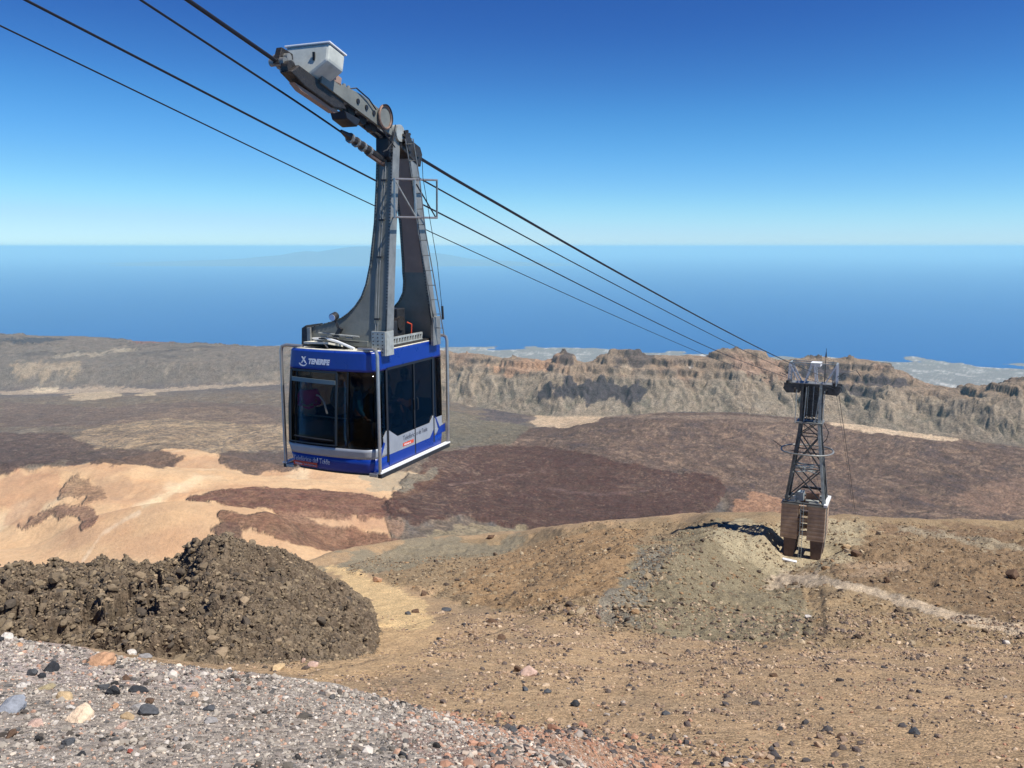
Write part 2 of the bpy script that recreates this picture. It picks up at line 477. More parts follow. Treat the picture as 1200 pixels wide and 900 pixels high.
lv3 = far.mask([(560,522),(585,506),(640,500),(705,489),(780,484),(860,484),(950,492),(1100,512),(1200,525),(1420,545),(1420,660),(840,660),(855,590),(850,572),(760,548),(640,525)], warp=0.009, wl=500, soft=3, seed=3)
flow = fbm(wx / 90, wy / 60, 4, 64, gain=0.6, ridged=True)
z = z + lv * (9 + 4 * flow) + lv2 * (7 + 3 * flow) + lv3 * (5 + 7 * flow * (1 - lv))
coastm = smooth(18500, 20500, Y)
z = z + coastm * np.clip(fbm(X / 1500, Y / 1500, 4, 71) * 30, -8, 40)
far.Z = z

C = np.ones(z.shape + (3,)) * np.array([0.175, 0.138, 0.107])
mott = fbm(X / 170, Y / 300, 5, 81, gain=0.62)
mott2 = fbm(X / 45, Y / 90, 4, 86, gain=0.65)
mott3 = fbm(wx / 34, wy / 48, 5, 88, gain=0.68)
mm = lambda pts, **k: far.mask(pts, **k)
# plain tones
C = lerp(C, (0.125, 0.112, 0.105), smooth(-0.1, 0.25, mott))
leftp = smooth(-0.02, -0.2, far.U)
C = lerp(C, (0.25, 0.205, 0.155), smooth(0.02, 0.35, mott + 0.35 * mott2) * leftp * 0.75)
C = lerp(C, (0.13, 0.115, 0.12), smooth(6600, 7800, Y) * 0.75)
# right lava field
mask = mm([(560,522),(585,506),(640,500),(705,489),(780,484),(860,484),(950,492),(1100,512),(1200,525),(1420,545),(1420,660),(840,660),(855,590),(850,572),(760,548),(640,525)], warp=0.006, wl=500, soft=2, seed=3)
C = lerp(C, (0.118, 0.078, 0.063), mask * 0.9)
C = lerp(C, (0.27, 0.19, 0.135), mask * smooth(-0.05, 0.4, mott3 + 0.5 * mott) * 0.85 * (1 - smooth(5000, 5300, Y)))
C = lerp(C, (0.085, 0.065, 0.068), mask * smooth(0.1, 0.35, -mott) * 0.6)
# green-grey belt between the patch and the wall
mask = mm([(520,480),(620,500),(600,520),(540,522),(480,535),(420,560),(330,520),(330,480)], warp=0.01, wl=400, soft=3, seed=4)
C = lerp(C, (0.15, 0.135, 0.1), mask * 0.8)
# beige field, mottled
mask = mm([(60,525),(100,505),(150,490),(215,478),(270,476),(335,495),(420,505),(430,540),(330,528),(250,532),(200,522),(150,533)], warp=0.012, wl=300, soft=3, seed=5)
C = lerp(C, (0.46, 0.34, 0.215), mask * smooth(-0.3, 0.4, mott3 + 0.5 * mott) * 0.85)
mask = mm([(0,470),(120,478),(215,470),(330,476),(330,500),(200,490),(100,500),(0,500)], warp=0.012, wl=300, soft=3, seed=6)
C = lerp(C, (0.14, 0.1, 0.09), mask * 0.6)
# pale pumice slopes
mask = mm([(-300,700),(-300,560),(0,548),(60,548),(140,536),(200,523),(250,531),(330,546),(430,553),(520,552),(500,575),(445,590),(460,640),(520,700)], warp=0.008, wl=300, soft=3, seed=7)
C = lerp(C, (0.52, 0.355, 0.21), mask)
pm = mask; pdark = 0 * mask
C = lerp(C, (0.44, 0.275, 0.165), pm * smooth(-0.05, 0.3, fbm(X / 420, Y / 330, 4, 91)) * 0.8)
C = lerp(C, (0.6, 0.47, 0.31), pm * smooth(0.2, 0.42, fbm(X / 260, Y / 500, 4, 93)) * 0.7)
# dark lobes and tongues
for pts, c_, a, w in [
 ([(-200,500),(0,508),(70,506),(112,526),(70,540),(40,548),(0,552),(-200,560)], (0.1,0.068,0.062), 0.95, 0.006),
 ([(75,533),(120,526),(190,528),(225,540),(190,548),(120,546),(80,545)], (0.095,0.065,0.058), 0.9, 0.008),
 ([(255,537),(275,530),(330,527),(430,540),(430,552),(330,552),(290,556)], (0.12,0.085,0.075), 0.9, 0.01),
 ([(0,572),(45,556),(80,560),(65,585),(25,606),(0,612)], (0.34,0.18,0.115), 0.5, 0.02),
 ([(28,603),(60,594),(115,596),(118,610),(60,618),(30,616)], (0.2,0.11,0.085), 0.75, 0.02),
 ([(75,575),(115,566),(122,590),(90,592)], (0.26,0.16,0.11), 0.55, 0.022),
 ([(128,560),(165,562),(170,578),(140,585),(118,575)], (0.3,0.2,0.13), 0.5, 0.022),
 ([(214,586),(240,576),(300,571),(380,575),(432,580),(470,588),(478,604),(430,608),(340,603),(270,592)], (0.165,0.078,0.058), 0.97, 0.003),
 ([(255,612),(262,602),(300,600),(350,606),(410,616),(470,628),(500,650),(400,650),(330,632),(290,622)], (0.19,0.096,0.065), 0.9, 0.006),
 ([(246,618),(262,612),(285,620),(283,632),(255,634)], (0.12,0.07,0.06), 0.9, 0.004),
 ([(330,600),(420,602),(480,608),(470,630),(400,618),(340,610)], (0.36,0.22,0.145), 0.6, 0.008),
 ([(450,592),(475,560),(510,533),(560,523),(630,522),(700,534),(760,548),(840,558),(852,574),(835,598),(806,614),(740,628),(680,632),(600,618),(545,606),(490,616),(455,606)], (0.088,0.043,0.034), 0.97, 0.004),
 ([(855,606),(862,585),(880,577),(920,588),(925,625),(870,625)], (0.42,0.235,0.14), 0.75, 0.012),
 ([(1075,585),(1200,560),(1300,575),(1300,600),(1150,600)], (0.3,0.195,0.14), 0.5, 0.02),
 ([(500,625),(560,612),(640,618),(700,630),(820,615),(830,640),(500,660)], (0.3,0.25,0.16), 0.85, 0.01),
 ([(430,555),(520,545),(500,560),(470,575),(430,575)], (0.27,0.25,0.19), 0.7, 0.01),
 ([(616,489),(640,486),(720,486),(700,494),(672,499),(640,501),(622,497)], (0.55,0.42,0.29), 0.95, 0.003),
 ([(535,466),(570,472),(612,481),(640,486),(600,484),(560,476)], (0.5,0.39,0.27), 0.85, 0.003),
 ([(960,494),(1010,498),(1060,505),(1130,515),(1120,518),(1060,511),(1000,504)], (0.6,0.47,0.33), 0.95, 0.002),
 ([(700,485),(860,487),(960,494),(960,497),(860,491),(700,489)], (0.36,0.28,0.21), 0.35, 0.002),
 ([(570,478),(600,480),(632,490),(610,496),(560,492)], (0.09,0.075,0.085), 0.85, 0.006),
 ([(0,459),(60,457),(110,452),(180,456),(250,451),(330,446),(430,444),(430,448),(330,450),(250,455),(180,460),(80,461),(0,463)], (0.42,0.34,0.26), 0.85, 0.003),
 ([(40,455),(68,452),(70,459),(40,461)], (0.6,0.5,0.36), 0.9, 0.003),
 ([(80,462),(130,458),(145,464),(100,470),(80,468)], (0.5,0.4,0.28), 0.8, 0.006),
 ([(160,462),(180,458),(182,464),(165,465)], (0.5,0.4,0.28), 0.9, 0.003),
]:
    m = mm(pts, warp=w * 1.6, wl=240, soft=2, seed=int(pts[0][0]), rag=1.3)
    C = lerp(C, c_, np.clip(m * a * (0.9 + 0.35 * mott3 + 0.15 * mott), 0, 1))
    if sum(c_) < 0.6: pdark = np.maximum(pdark, m)
# thin pale tracks and a lava levee line
for pts, wd_, c_ in [([(95,660),(120,625),(150,607),(165,600)], 3, (0.62,0.5,0.36)), ([(165,594),(200,578),(230,560)], 3, (0.58,0.46,0.3)),
                     ([(790,612),(800,598),(796,585)], 2, (0.2,0.12,0.1)), ([(520,568),(560,565),(600,556),(640,552)], 1.2, (0.2,0.13,0.11)), ([(640,572),(700,580),(760,574)], 1.2, (0.17,0.11,0.1))]:
    up = [(x, y - wd_) for x, y in pts]; dn = [(x, y + wd_) for x, y in pts[::-1]]
    C = lerp(C, c_, mm(up + dn, warp=0.002, wl=200, soft=1, seed=9) * 0.6)
grain = fbm(wx / 22, wy / 36, 5, 151, gain=0.7); drift = fbm(X / 700, Y / 900, 4, 153)
C = lerp(C, (0.3, 0.225, 0.16), smooth(0.12, 0.5, grain + 0.4 * drift) * 0.4 * (1 - pm))
C = lerp(C, (0.1, 0.08, 0.075), smooth(0.1, 0.5, -grain + 0.3 * drift) * 0.4 * (1 - 0.75 * pm))
C = C * (1.04 + 0.4 * grain * (1 - 0.75 * np.clip(pm - pdark, 0, 1)) + 0.14 * drift)[..., None]
# the wall: grey-green talus, brown rock above, dark basalt bands
talus = np.array([0.2, 0.178, 0.138])
W = np.ones(C.shape) * talus
W = lerp(W, (0.3, 0.25, 0.195), smooth(-0.1, 0.4, gul2 + 0.3 * gul) * 0.7)
W = lerp(W, (0.33, 0.265, 0.2), smooth(0.25, 0.6, butt) * 0.55)
W = lerp(W, (0.11, 0.1, 0.088), smooth(0.0, 0.5, -gul) * 0.5)
up = smooth(0.45, 0.72, t_wall + 0.18 * fbm(X / 380, Y / 380, 4, 101))
ph = ((zs + 10 * fbm(X / 200, Y / 200, 3, 103)) / 64.0) % 1.0
rock = lerp(np.ones(C.shape) * np.array([0.27, 0.205, 0.15]), (0.09, 0.075, 0.07), smooth(0.30, 0.38, ph) * (1 - smooth(0.58, 0.64, ph)) * 0.85 * smooth(-0.25, 0.15, fbm(X / 420, Y / 900, 4, 109)))
rock = lerp(rock, (0.3, 0.205, 0.15), smooth(0.1, 0.4, fbm(X / 300, Y / 300, 4, 107)) * 0.6)
W = lerp(W, (0, 0, 0), up * 0) * (1 - up[..., None]) + rock * up[..., None]
W = lerp(W, (0.15, 0.132, 0.122), leftw * 0.8)
bandl = smooth(0.25, 0.6, np.sin((z + 14 * fbm(X / 500, Y / 500, 4, 141)) / 9.0)) * smooth(-0.2, 0.3, fbm(X / 700, Y / 300, 4, 143))
W = lerp(W, (0.07, 0.062, 0.068), bandl * leftw * smooth(0.2, 0.5, t_wall) * (1 - smooth(1.0, 1.2, t_wall)) * 0.7)
W = lerp(W, (0.3, 0.255, 0.2), leftw * 0.5 * smooth(0.15, 0.45, fbm(X / 260, Y / 500, 5, 145, gain=0.65)))
C = C * (1 - smooth(0.0, 0.06, t_wall)[..., None]) + W * smooth(0.0, 0.06, t_wall)[..., None]
for pts, c_, a, w in [
 ([(632,462),(640,450),(655,452),(668,444),(700,440),(735,447),(762,452),(752,466),(735,470),(700,472),(660,468)], (0.055,0.05,0.062), 0.92, 0.006),
 ([(655,426),(660,412),(672,412),(685,424),(672,430)], (0.08,0.062,0.06), 0.85, 0.003),
 ([(716,420),(760,414),(765,424),(720,428)], (0.09,0.075,0.075), 0.8, 0.006),
 ([(930,434),(960,429),(990,431),(1000,441),(965,444),(935,441)], (0.06,0.052,0.065), 0.92, 0.004),
 ([(1000,444),(1030,440),(1070,450),(1050,455),(1010,452)], (0.07,0.06,0.07), 0.85, 0.004),
 ([(945,452),(1000,451),(1040,458),(1030,463),(960,460)], (0.07,0.062,0.075), 0.8, 0.005),
 ([(570,432),(585,424),(640,421),(655,428),(640,435),(600,436)], (0.42,0.27,0.18), 0.85, 0.005),
 ([(880,420),(920,425),(930,445),(880,440),(850,425)], (0.33,0.215,0.16), 0.6, 0.01),
 ([(728,428),(745,430),(742,436),(728,438)], (0.45,0.38,0.28), 0.6, 0.003),
 ([(800,428),(812,427),(812,431),(802,431)], (0.7,0.65,0.6), 0.9, 0.002),
 ([(12,430),(30,424),(60,426),(92,423),(93,436),(60,440),(20,438)], (0.36,0.29,0.21), 0.7, 0.012),
 ([(60,417),(110,413),(160,407),(160,411),(110,417),(60,420)], (0.36,0.31,0.24), 0.7, 0.006),
 ([(0,398),(55,395),(80,398),(40,401),(0,401)], (0.05,0.055,0.075), 0.8, 0.003),
 ([(155,402),(175,395),(192,396),(205,401),(175,402)], (0.22,0.12,0.105), 0.85, 0.003),
]:
    m = mm(pts, warp=w * 1.4, wl=160, soft=2, seed=int(pts[0][0]), rag=1.3)
    C = lerp(C, c_, m * a)
# outer slopes and the settled coast
C = lerp(C, (0.15, 0.135, 0.11), smooth(1.1, 1.4, (Y - foot) / (crest - foot)) * (1 - coastm))
town = smooth(0.0, 0.45, fbm(X / 500, Y / 1100, 6, 121, gain=0.75))
Cc = lerp(np.ones(C.shape) * np.array([0.2, 0.19, 0.19]), (0.6, 0.58, 0.56), town * 0.8)
C = C * (1 - coastm[..., None]) + Cc * coastm[..., None]
far_m = ground_mat("far_ground", 0.016, 0.09, 0.3, 0.5, 1.0, 14.0, tint=0.08)
C = C * np.array([1.05, 1.0, 0.92])
far.rough = 1 - 0.75 * np.clip(pm - pdark, 0, 1) + 0.15 * wall * (1 - 0.5 * leftw)
far.build("caldera_terrain", C, far_m)

# ------------------------------------------------------------------ sea
def disc(name, radius, z, rings, seg=256):
    bm = bmesh.new()
    prev = None
    c = bm.verts.new((0, 0, z))
    for r_ in rings:
        ring = [bm.verts.new((r_ * math.cos(2 * math.pi * k / seg), r_ * math.sin(2 * math.pi * k / seg), z)) for k in range(seg)]
        for k in range(seg):
            if prev is None: bm.faces.new((c, ring[k], ring[(k + 1) % seg]))
            else: bm.faces.new((prev[k], ring[k], ring[(k + 1) % seg], prev[(k + 1) % seg]))
        prev = ring
    me = bpy.data.meshes.new(name); bm.to_mesh(me); bm.free()
    o = bpy.data.objects.new(name, me); col.objects.link(o)
    return o
SEA_Z = -3500.0
sea = disc("sea", 6.0e5, SEA_Z, [15000, 30000, 60000, 120000, 200000, 300000, 440000, 600000])
tag(sea, kind="structure")
sm = new_mat("sea_water", (0.012, 0.05, 0.13), 0.45)
nt = sm.node_tree
b = nt.nodes["Principled BSDF"]; b.inputs["IOR"].default_value = 1.33
b.inputs["Specular IOR Level"].default_value = 0.25
g = nt.nodes.new("ShaderNodeNewGeometry"); n = nt.nodes.new("ShaderNodeTexNoise")
n.inputs["Scale"].default_value = 0.00016; n.inputs["Detail"].default_value = 5
mp = nt.nodes.new("ShaderNodeMapping"); mp.inputs["Scale"].default_value = (1, 0.25, 1)
nt.links.new(g.outputs["Position"], mp.inputs[0]); nt.links.new(mp.outputs[0], n.inputs["Vector"])
cr = nt.nodes.new("ShaderNodeMix"); cr.data_type = "RGBA"
cr.inputs["A"].default_value = (0.001, 0.08, 0.27, 1); cr.inputs["B"].default_value = (0.002, 0.092, 0.31, 1)
nt.links.new(n.outputs["Fac"], cr.inputs["Factor"]); nt.links.new(cr.outputs["Result"], b.inputs["Base Color"])
sea.data.materials.append(sm)

# distant island beyond the strait
iu = np.linspace(-0.50, 0.12, 260)
iY = np.linspace(153000, 197000, 60)
isl = Ground([100, 720], [[(140000, SEA_Z - 100), (160000, SEA_Z - 100), (240000, SEA_Z - 100)]] * 2, iu, iY)
pxs = 600 + isl.U * 1000
hp = np.interp(pxs, [100, 150, 200, 290, 330, 345, 362, 375, 385, 405, 420, 440, 470, 500, 530, 560, 620, 700], [-100, 60, 220, 520, 900, 1150, 1350, 1250, 1420, 1700, 1800, 1780, 1500, 1200, 900, 500, 100, -100])
env = np.clip(1 - np.abs((isl.YY - 174000) / 19000) ** 1.6, 0, 1)
isl.Z = SEA_Z - 60 + (1.95 * hp + 260 * fbm(isl.X / 18000, isl.YY / 18000, 5, 131, ridged=True)) * env ** 0.8
isl.build("distant_island", np.ones(isl.Z.shape + (3,)) * np.array([0.12, 0.1, 0.08]), far_m)

# ------------------------------------------------------------------ haze
def haze_box(x0, x1, y0, y1, z0, z1):
    bm = bmesh.new()
    v = [bm.verts.new(p) for p in ((x0,y0,z0),(x1,y0,z0),(x1,y1,z0),(x0,y1,z0),(x0,y0,z1),(x1,y0,z1),(x1,y1,z1),(x0,y1,z1))]
    for f in ((3,2,1,0),(4,5,6,7),(0,1,5,4),(1,2,6,5),(2,3,7,6),(3,0,4,7)): bm.faces.new([v[i] for i in f])
    me = bpy.data.meshes.new("haze"); bm.to_mesh(me); bm.free()
    o = bpy.data.objects.new("haze", me); col.objects.link(o)
    m = bpy.data.materials.new("haze_air"); m.use_nodes = True
    nt = m.node_tree; nt.nodes.clear()
    out = nt.nodes.new("ShaderNodeOutputMaterial")
    pv = nt.nodes.new("ShaderNodeVolumePrincipled")
    pv.inputs["Color"].default_value = (0.54, 0.95, 1.0, 1)
    pv.inputs["Density"].default_value = 1.0 / 96000
    pv.inputs["Anisotropy"].default_value = 0.0
    nt.links.new(pv.outputs[0], out.inputs["Volume"])
    me.materials.append(m)
    m.cycles.homogeneous_volume = True
    return tag(o, kind="stuff")
haze = haze_box(-6.1e5, 6.1e5, -6.1e5, 6.1e5, SEA_Z - 262, 190.0)

# ------------------------------------------------------------------ near terrain: summit slope, knoll under the tower
def near_col(px, pts, drop=0.62):
    # the gravel ledge beside the viewpoint, then the open slope below it
    ly = float(np.interp(px, [-500, 0, 100, 200, 320, 400, 500, 620, 700, 760], [728, 746, 762, 778, 791, 804, 832, 868, 895, 930]))
    led = float(smooth(780, 700, px)) if px > 700 else 1.0
    base = lambda Y_: -4.26 - 0.398 * Y_
    k = [(3.0, -2.6 * led + base(3) * (1 - led)), (5.5, -float(ratio(905)) * 5.5 * led + base(5.5) * (1 - led)), (11.0, -float(ratio(ly)) * 11.0 * led + base(11) * (1 - led)),
         (14.5, (base(14.5) + 1.2) * led + base(14.5) * (1 - led))]
    k += [zk(D, y) for D, y in pts]
    Yc, zc = k[-1]
    k += [(Yc * 1.08, zc - 1.6), (Yc + 45, zc - 30), (Yc + 140, zc - 105), (520, min(zc - 320, -380))]
    return k
NEAR = {
 -500: [(19,866),(30,800),(50,750),(75,725),(110,705),(125,700)],
 -100: [(19,866),(30,795),(50,748),(70,722),(90,703),(105,695)],
 150:  [(19,866),(30,795),(50,748),(70,722),(90,700),(105,692)],
 330:  [(19,866),(30,795),(50,748),(72,712),(95,690),(112,678)],
 390:  [(19,866),(30,794),(50,746),(75,704),(105,672),(125,660)],
 450:  [(19,866),(30,794),(50,745),(75,701),(108,667),(140,652)],
 520:  [(19,866),(30,794),(50,745),(75,698),(110,663),(150,643)],
 600:  [(19,866),(30,795),(50,744),(75,692),(110,657),(150,638)],
 680:  [(19,866),(30,796),(50,742),(72,682),(100,646),(132,627)],
 740:  [(19,866),(30,797),(50,748),(66,694),(92,645),(130,622)],
 800:  [(19,866),(30,797),(50,752),(64,700),(90,650),(130,615)],
 850:  [(19,866),(30,797),(50,754),(66,706),(98,654),(118,613)],
 905:  [(19,866),(30,797),(50,752),(68,706),(104,659),(119,612)],
 955:  [(19,866),(30,797),(50,748),(70,706),(107,656),(126,617)],
 1010: [(19,866),(30,796),(50,752),(72,697),(105,648),(132,617)],
 1100: [(19,866),(30,795),(50,758),(72,702),(105,650),(135,621)],
 1200: [(19,866),(30,795),(50,757),(72,704),(105,655),(138,624)],
 1700: [(19,866),(30,795),(50,756),(72,706),(105,660),(140,630)],
}
nu_ = np.linspace(-0.95, 0.95, 1150)
nY = rows([(4, 6, 25), (6, 12, 150), (12, 17, 25), (17, 30, 95), (30, 75, 180), (75, 160, 170), (160, 520, 35)])
near = Ground(list(NEAR), [near_col(p, v) for p, v in NEAR.items()], nu_, nY)
X, Y = near.X, near.YY
PXC = 600 + near.U * FPX * 1.0
zn = near.Z
zn = zn + fbm(X / 9, Y / 9, 4, 201) * 0.5 * smooth(14, 40, Y) + fbm(X / 2.2, Y / 2.2, 5, 203, gain=0.55) * (0.05 + 0.11 * smooth(10, 25, Y))
kn = near.mask([(400,668),(480,640),(600,630),(700,612),(1250,610),(1250,752),(1000,760),(840,752),(700,735),(640,722),(560,712),(480,690)], warp=0.01, wl=15, soft=6, seed=2)
zn = zn + kn * (fbm(X / 7, Y / 9, 5, 207, gain=0.6) * 1.0 + fbm(X / 1.6, Y / 1.9, 4, 209, gain=0.6, ridged=True) * 0.22)
fx, fy = X + 2 * fbm(X / 6, Y / 6, 3, 211), Y + 2 * fbm(X / 6 + 7, Y / 6, 3, 212)
rub = near.mask([(700,745),(735,690),(765,640),(800,640),(770,690),(760,740)], warp=0.01, wl=8, soft=3, seed=4)
gulm = near.mask([(935,748),(950,680),(962,690),(968,748)], warp=0.006, wl=6, soft=3, seed=5)
zn = zn - blur(gulm, 4) * 0.3
crag = near.mask([(1000,625),(1250,622),(1250,700),(1100,690),(1000,660)], warp=0.02, wl=12, soft=5, seed=6)
zn = zn + crag * np.clip(fbm(fx / 5, fy / 5, 5, 214, gain=0.6), 0, 1) * 1.6
# footing of the tower stays level-ish
TOWER = P(944, 655, 110.0)
dT = np.hypot(X - TOWER.x - 0.8, Y - TOWER.y - 1.5)
lev = smooth(6.0, 3.2, dT)
zn = zn * (1 - lev) + (TOWER.z + 0.0 + 0.012 * (TOWER.y - Y) + 0.1 * fbm(X / 1.5, Y / 1.5, 3, 216)) * lev
near.Z = zn

sand = np.array([0.375, 0.255, 0.142])
C = np.ones(zn.shape + (3,)) * sand
n1 = fbm(X / 6, Y / 9, 5, 221, gain=0.6); n2 = fbm(X / 1.1, Y / 1.4, 5, 223, gain=0.62); n3 = fbm(X / 25, Y / 25, 3, 225)
C = lerp(C, (0.28, 0.2, 0.122), smooth(-0.05, 0.4, n1) * 0.7)
C = lerp(C, (0.2, 0.145, 0.095), smooth(0.15, 0.5, n2) * 0.55)
C = lerp(C, (0.41, 0.275, 0.155), smooth(0.0, 0.4, -n1) * 0.5)
nm = lambda pts, **k: near.mask(pts, **k)
for pts, c_, a, w, wl in [
 ([(640,720),(560,712),(480,690),(440,668),(480,640),(600,628),(690,615),(840,600),(1300,600),(1300,752),(1000,762),(840,752),(700,738)], (0.24,0.175,0.1), 0.75, 0.012, 15),
 ([(520,690),(560,660),(620,640),(700,625),(760,620),(740,660),(700,715),(640,722),(570,712)], (0.29,0.185,0.095), 0.8, 0.012, 12),
 ([(395,672),(385,655),(440,645),(500,632),(620,628),(600,645),(500,660),(460,668)], (0.215,0.185,0.125), 0.85, 0.012, 10),
 ([(760,640),(800,622),(860,612),(900,640),(925,668),(945,700),(960,745),(850,752),(760,742),(720,720),(735,680)], (0.2,0.168,0.105), 0.9, 0.012, 10),
 ([(700,735),(735,680),(770,638),(790,640),(765,690),(745,742)], (0.17,0.16,0.13), 0.75, 0.012, 6),
 ([(830,622),(860,610),(1010,612),(1020,640),(985,668),(910,668),(870,655),(830,640)], (0.36,0.3,0.19), 0.8, 0.012, 7),
 ([(890,668),(960,672),(950,690),(900,684)], (0.42,0.33,0.23), 0.7, 0.01, 6),
 ([(1010,632),(1080,628),(1300,640),(1300,735),(1180,725),(1080,702),(1000,680)], (0.21,0.14,0.08), 0.8, 0.012, 8),
 ([(985,660),(1060,650),(1080,665),(1010,680)], (0.35,0.25,0.16), 0.6, 0.012, 6),
 ([(1000,618),(1080,618),(1300,622),(1300,640),(1120,632),(1040,628)], (0.13,0.075,0.05), 0.5, 0.012, 6),
 ([(1060,618),(1140,628),(1200,640),(1260,650),(1260,657),(1195,648),(1130,636),(1060,624)], (0.3,0.26,0.18), 0.6, 0.008, 6),
 ([(-300,745),(0,746),(100,762),(200,778),(320,792),(400,805),(500,832),(620,868),(740,925),(-300,940)], (0.35,0.3,0.245), 0.97, 0.01, 3),
 ([(0,742),(60,752),(150,772),(260,790),(240,805),(100,800),(0,800)], (0.4,0.32,0.275), 0.7, 0.012, 3),
 ([(430,850),(520,842),(620,868),(740,925),(560,925)], (0.33,0.2,0.15), 0.6, 0.014, 2.5),
 ([(560,845),(700,868),(820,890),(860,925),(700,925),(620,880)], (0.4,0.22,0.145), 0.6, 0.014, 3),
 ([(375,660),(410,668),(450,682),(498,703),(510,732),(480,750),(430,752),(436,730),(425,700),(395,682)], (0.6, 0.42, 0.21), 0.92, 0.008, 4),
 ([(430,740),(510,735),(540,760),(470,795),(360,800),(350,785),(390,768)], (0.48, 0.33, 0.18), 0.65, 0.012, 4),
 ([(430,740),(510,735),(540,760),(470,795),(360,800),(350,785),(390,768)], (0.43,0.285,0.15), 0.6, 0.012, 4),
]:
    m = nm(pts, warp=w * 3.2, wl=wl, soft=10, seed=int(pts[0][0]), rag=1.3)
    C = lerp(C, c_, m * a)
path = nm([(905,672),(960,676),(1010,684),(1060,700),(1120,717),(1260,745),(1260,756),(1120,729),(1060,711),(1005,693),(950,684),(905,682)], warp=0.003, wl=6, soft=1, seed=8, rag=0.35)
C = lerp(C, (0.43, 0.34, 0.235), path * 0.9)
C = C * (1 + 0.22 * n2[..., None] + 0.1 * n3[..., None])
near_m = ground_mat("slope_ground", 1.2, 14.0, 0.14, 0.3, 0.8, 0.07, tint=0.05, cells=0.4, cscale=12.0)
near.build("summit_slope", C, near_m)

# ------------------------------------------------------------------ dark lava mound
MOUND = {   # photo column: front foot, mid face, crest, back foot as (Y, row)
 -500: [(40,770),(46,715),(56,690),(62,684)],
 -150: [(41,764),(50,712),(58,692),(64,683)],
 0:    [(41,764),(50,712),(58,693),(64,682)],
 90:   [(39,776),(48,715),(57,692),(63,680)],
 150:  [(37.5,784),(47,715),(56,692),(61,681)],
 185:  [(36.5,791),(46,715),(53,690),(58,673)],
 225:  [(35,797),(43,720),(49,668),(53,643)],
 262:  [(34.5,799),(42,720),(48,664),(52,637)],
 300:  [(34.8,797),(42,723),(48,674),(52,648)],
 345:  [(36.6,786),(43,733),(49,688),(53,664)],
 385:  [(39,769),(44,742),(50,704),(53,690)],
 412:  [(42,760),(45,748),(50,716),(53,704)],
 428:  [(44,757),(46,748),(50,731),(52,722)],
 441:  [(47,756),(48,753),(50,748),(51,745)],
}
def mcol(pts):
    k = [(pts[0][0] - 3, zk(*pts[0])[1] - 0.4)]
    k += [zk(*p) for p in pts]
    Yc, zc = k[-1]
    k += [(Yc + 2, zc - 0.7), (Yc + 9, zc - 6.5), (Yc + 24, zc - 19)]
    return k
mu_ = np.linspace(-0.9, -0.152, 800)
mY = rows([(31, 36, 16), (36, 60, 330), (60, 92, 60)])
mnd = Ground(list(MOUND), [mcol(v) for v in MOUND.values()], mu_, mY)
X, Y = mnd.X, mnd.YY
wx, wy = X + 0.8 * fbm(X / 2.5, Y / 2.5, 3, 301), Y + 0.8 * fbm(X / 2.5 + 4, Y / 2.5, 3, 302)
left = smooth(-0.33, -0.45, mnd.U)
r1 = fbm(wx / 3.2, wy / 3.2, 5, 303, gain=0.6)
d1, v1 = cell(wx / 1.3, wy / 1.5, 5); d2, v2 = cell(wx / 0.55, wy / 0.55, 9); d3, v3 = cell(X / 0.24, Y / 0.24, 12)
lump = (1 - np.clip(d1, 0, 1)) * v1
amp = 0.55 + 0.75 * left
rd_ = fbm(wx / 1.1, wy / 1.1, 5, 305, gain=0.65, ridged=True)
dz = r1 * 0.8 * amp + np.clip(fbm(wx / 0.8, wy / 0.8, 4, 306, gain=0.6), 0, 1) * 0.35 * amp + (lump - 0.3) * 0.55 * amp + (v2 - 0.5) * 0.2 + rd_ * 0.28 + (v3 - 0.5) * 0.16 + (0.5 - d3) * 0.06 + smooth(0.1, 0.5, fbm(X / 2.0, Y / 2.0, 4, 309)) * 0.5
dz += smooth(0.1, 0.45, fbm(X / 6, Y / 4, 4, 311, ridged=True)) * left * 1.1
edge = smooth(-0.158, -0.172, mnd.U)
mnd.Z = mnd.Z + dz * edge - 1.2 * (1 - edge)
# the two dark overhung clefts on the left of the mound
cleft = 0 * X
for pts, dep in [([(108,706),(135,694),(166,684),(170,694),(140,706),(114,714)], 1.9), ([(92,718),(125,712),(150,716),(130,728),(100,728)], 1.5), ([(150,712),(185,706),(188,716),(155,722)], 1.1), ([(38,705),(45,690),(46,720),(38,718)], 1.3), ([(182,672),(190,672),(192,683),(184,684)], 1.0), ([(8,715),(22,712),(24,720),(6,722)], 1.0)]:
    m = mnd.mask(pts, warp=0.006, wl=2.0, soft=1, seed=3, rag=0.5)
    mnd.Z = mnd.Z - m * dep * 1.25; cleft = np.maximum(cleft, m)
Cm = np.ones(X.shape + (3,)) * np.array([0.175, 0.13, 0.088])
Cm = lerp(Cm, (0.25, 0.19, 0.125), smooth(-0.05, 0.4, fbm(X / 4, Y / 4, 4, 321)) * 0.8)
Cm = lerp(Cm, (0.1, 0.082, 0.066), smooth(0.1, 0.5, fbm(X / 2.6, Y / 2.6, 4, 323)) * 0.6)
Cm = lerp(Cm, (0.22, 0.165, 0.11), mnd.mask([(48,700),(60,688),(72,686),(80,697),(60,702)], warp=0.01, wl=2, soft=2, seed=5) * 0.7)
Cm = lerp(Cm, (0.21, 0.16, 0.1), mnd.mask([(0,694),(12,692),(10,705),(-10,706)], warp=0.01, wl=2, soft=2, seed=5) * 0.6)
Cm = lerp(Cm, (0.16, 0.1, 0.06), mnd.mask([(150,682),(185,676),(182,684),(160,690)], warp=0.01, wl=2, soft=2, seed=5) * 0.5)
Cm = 0.72 * Cm * (1 + 0.35 * (v2 - 0.5) + 0.3 * (v3 - 0.5))[..., None]  # ground between the stones darkened in colour to stand for shaded crevices
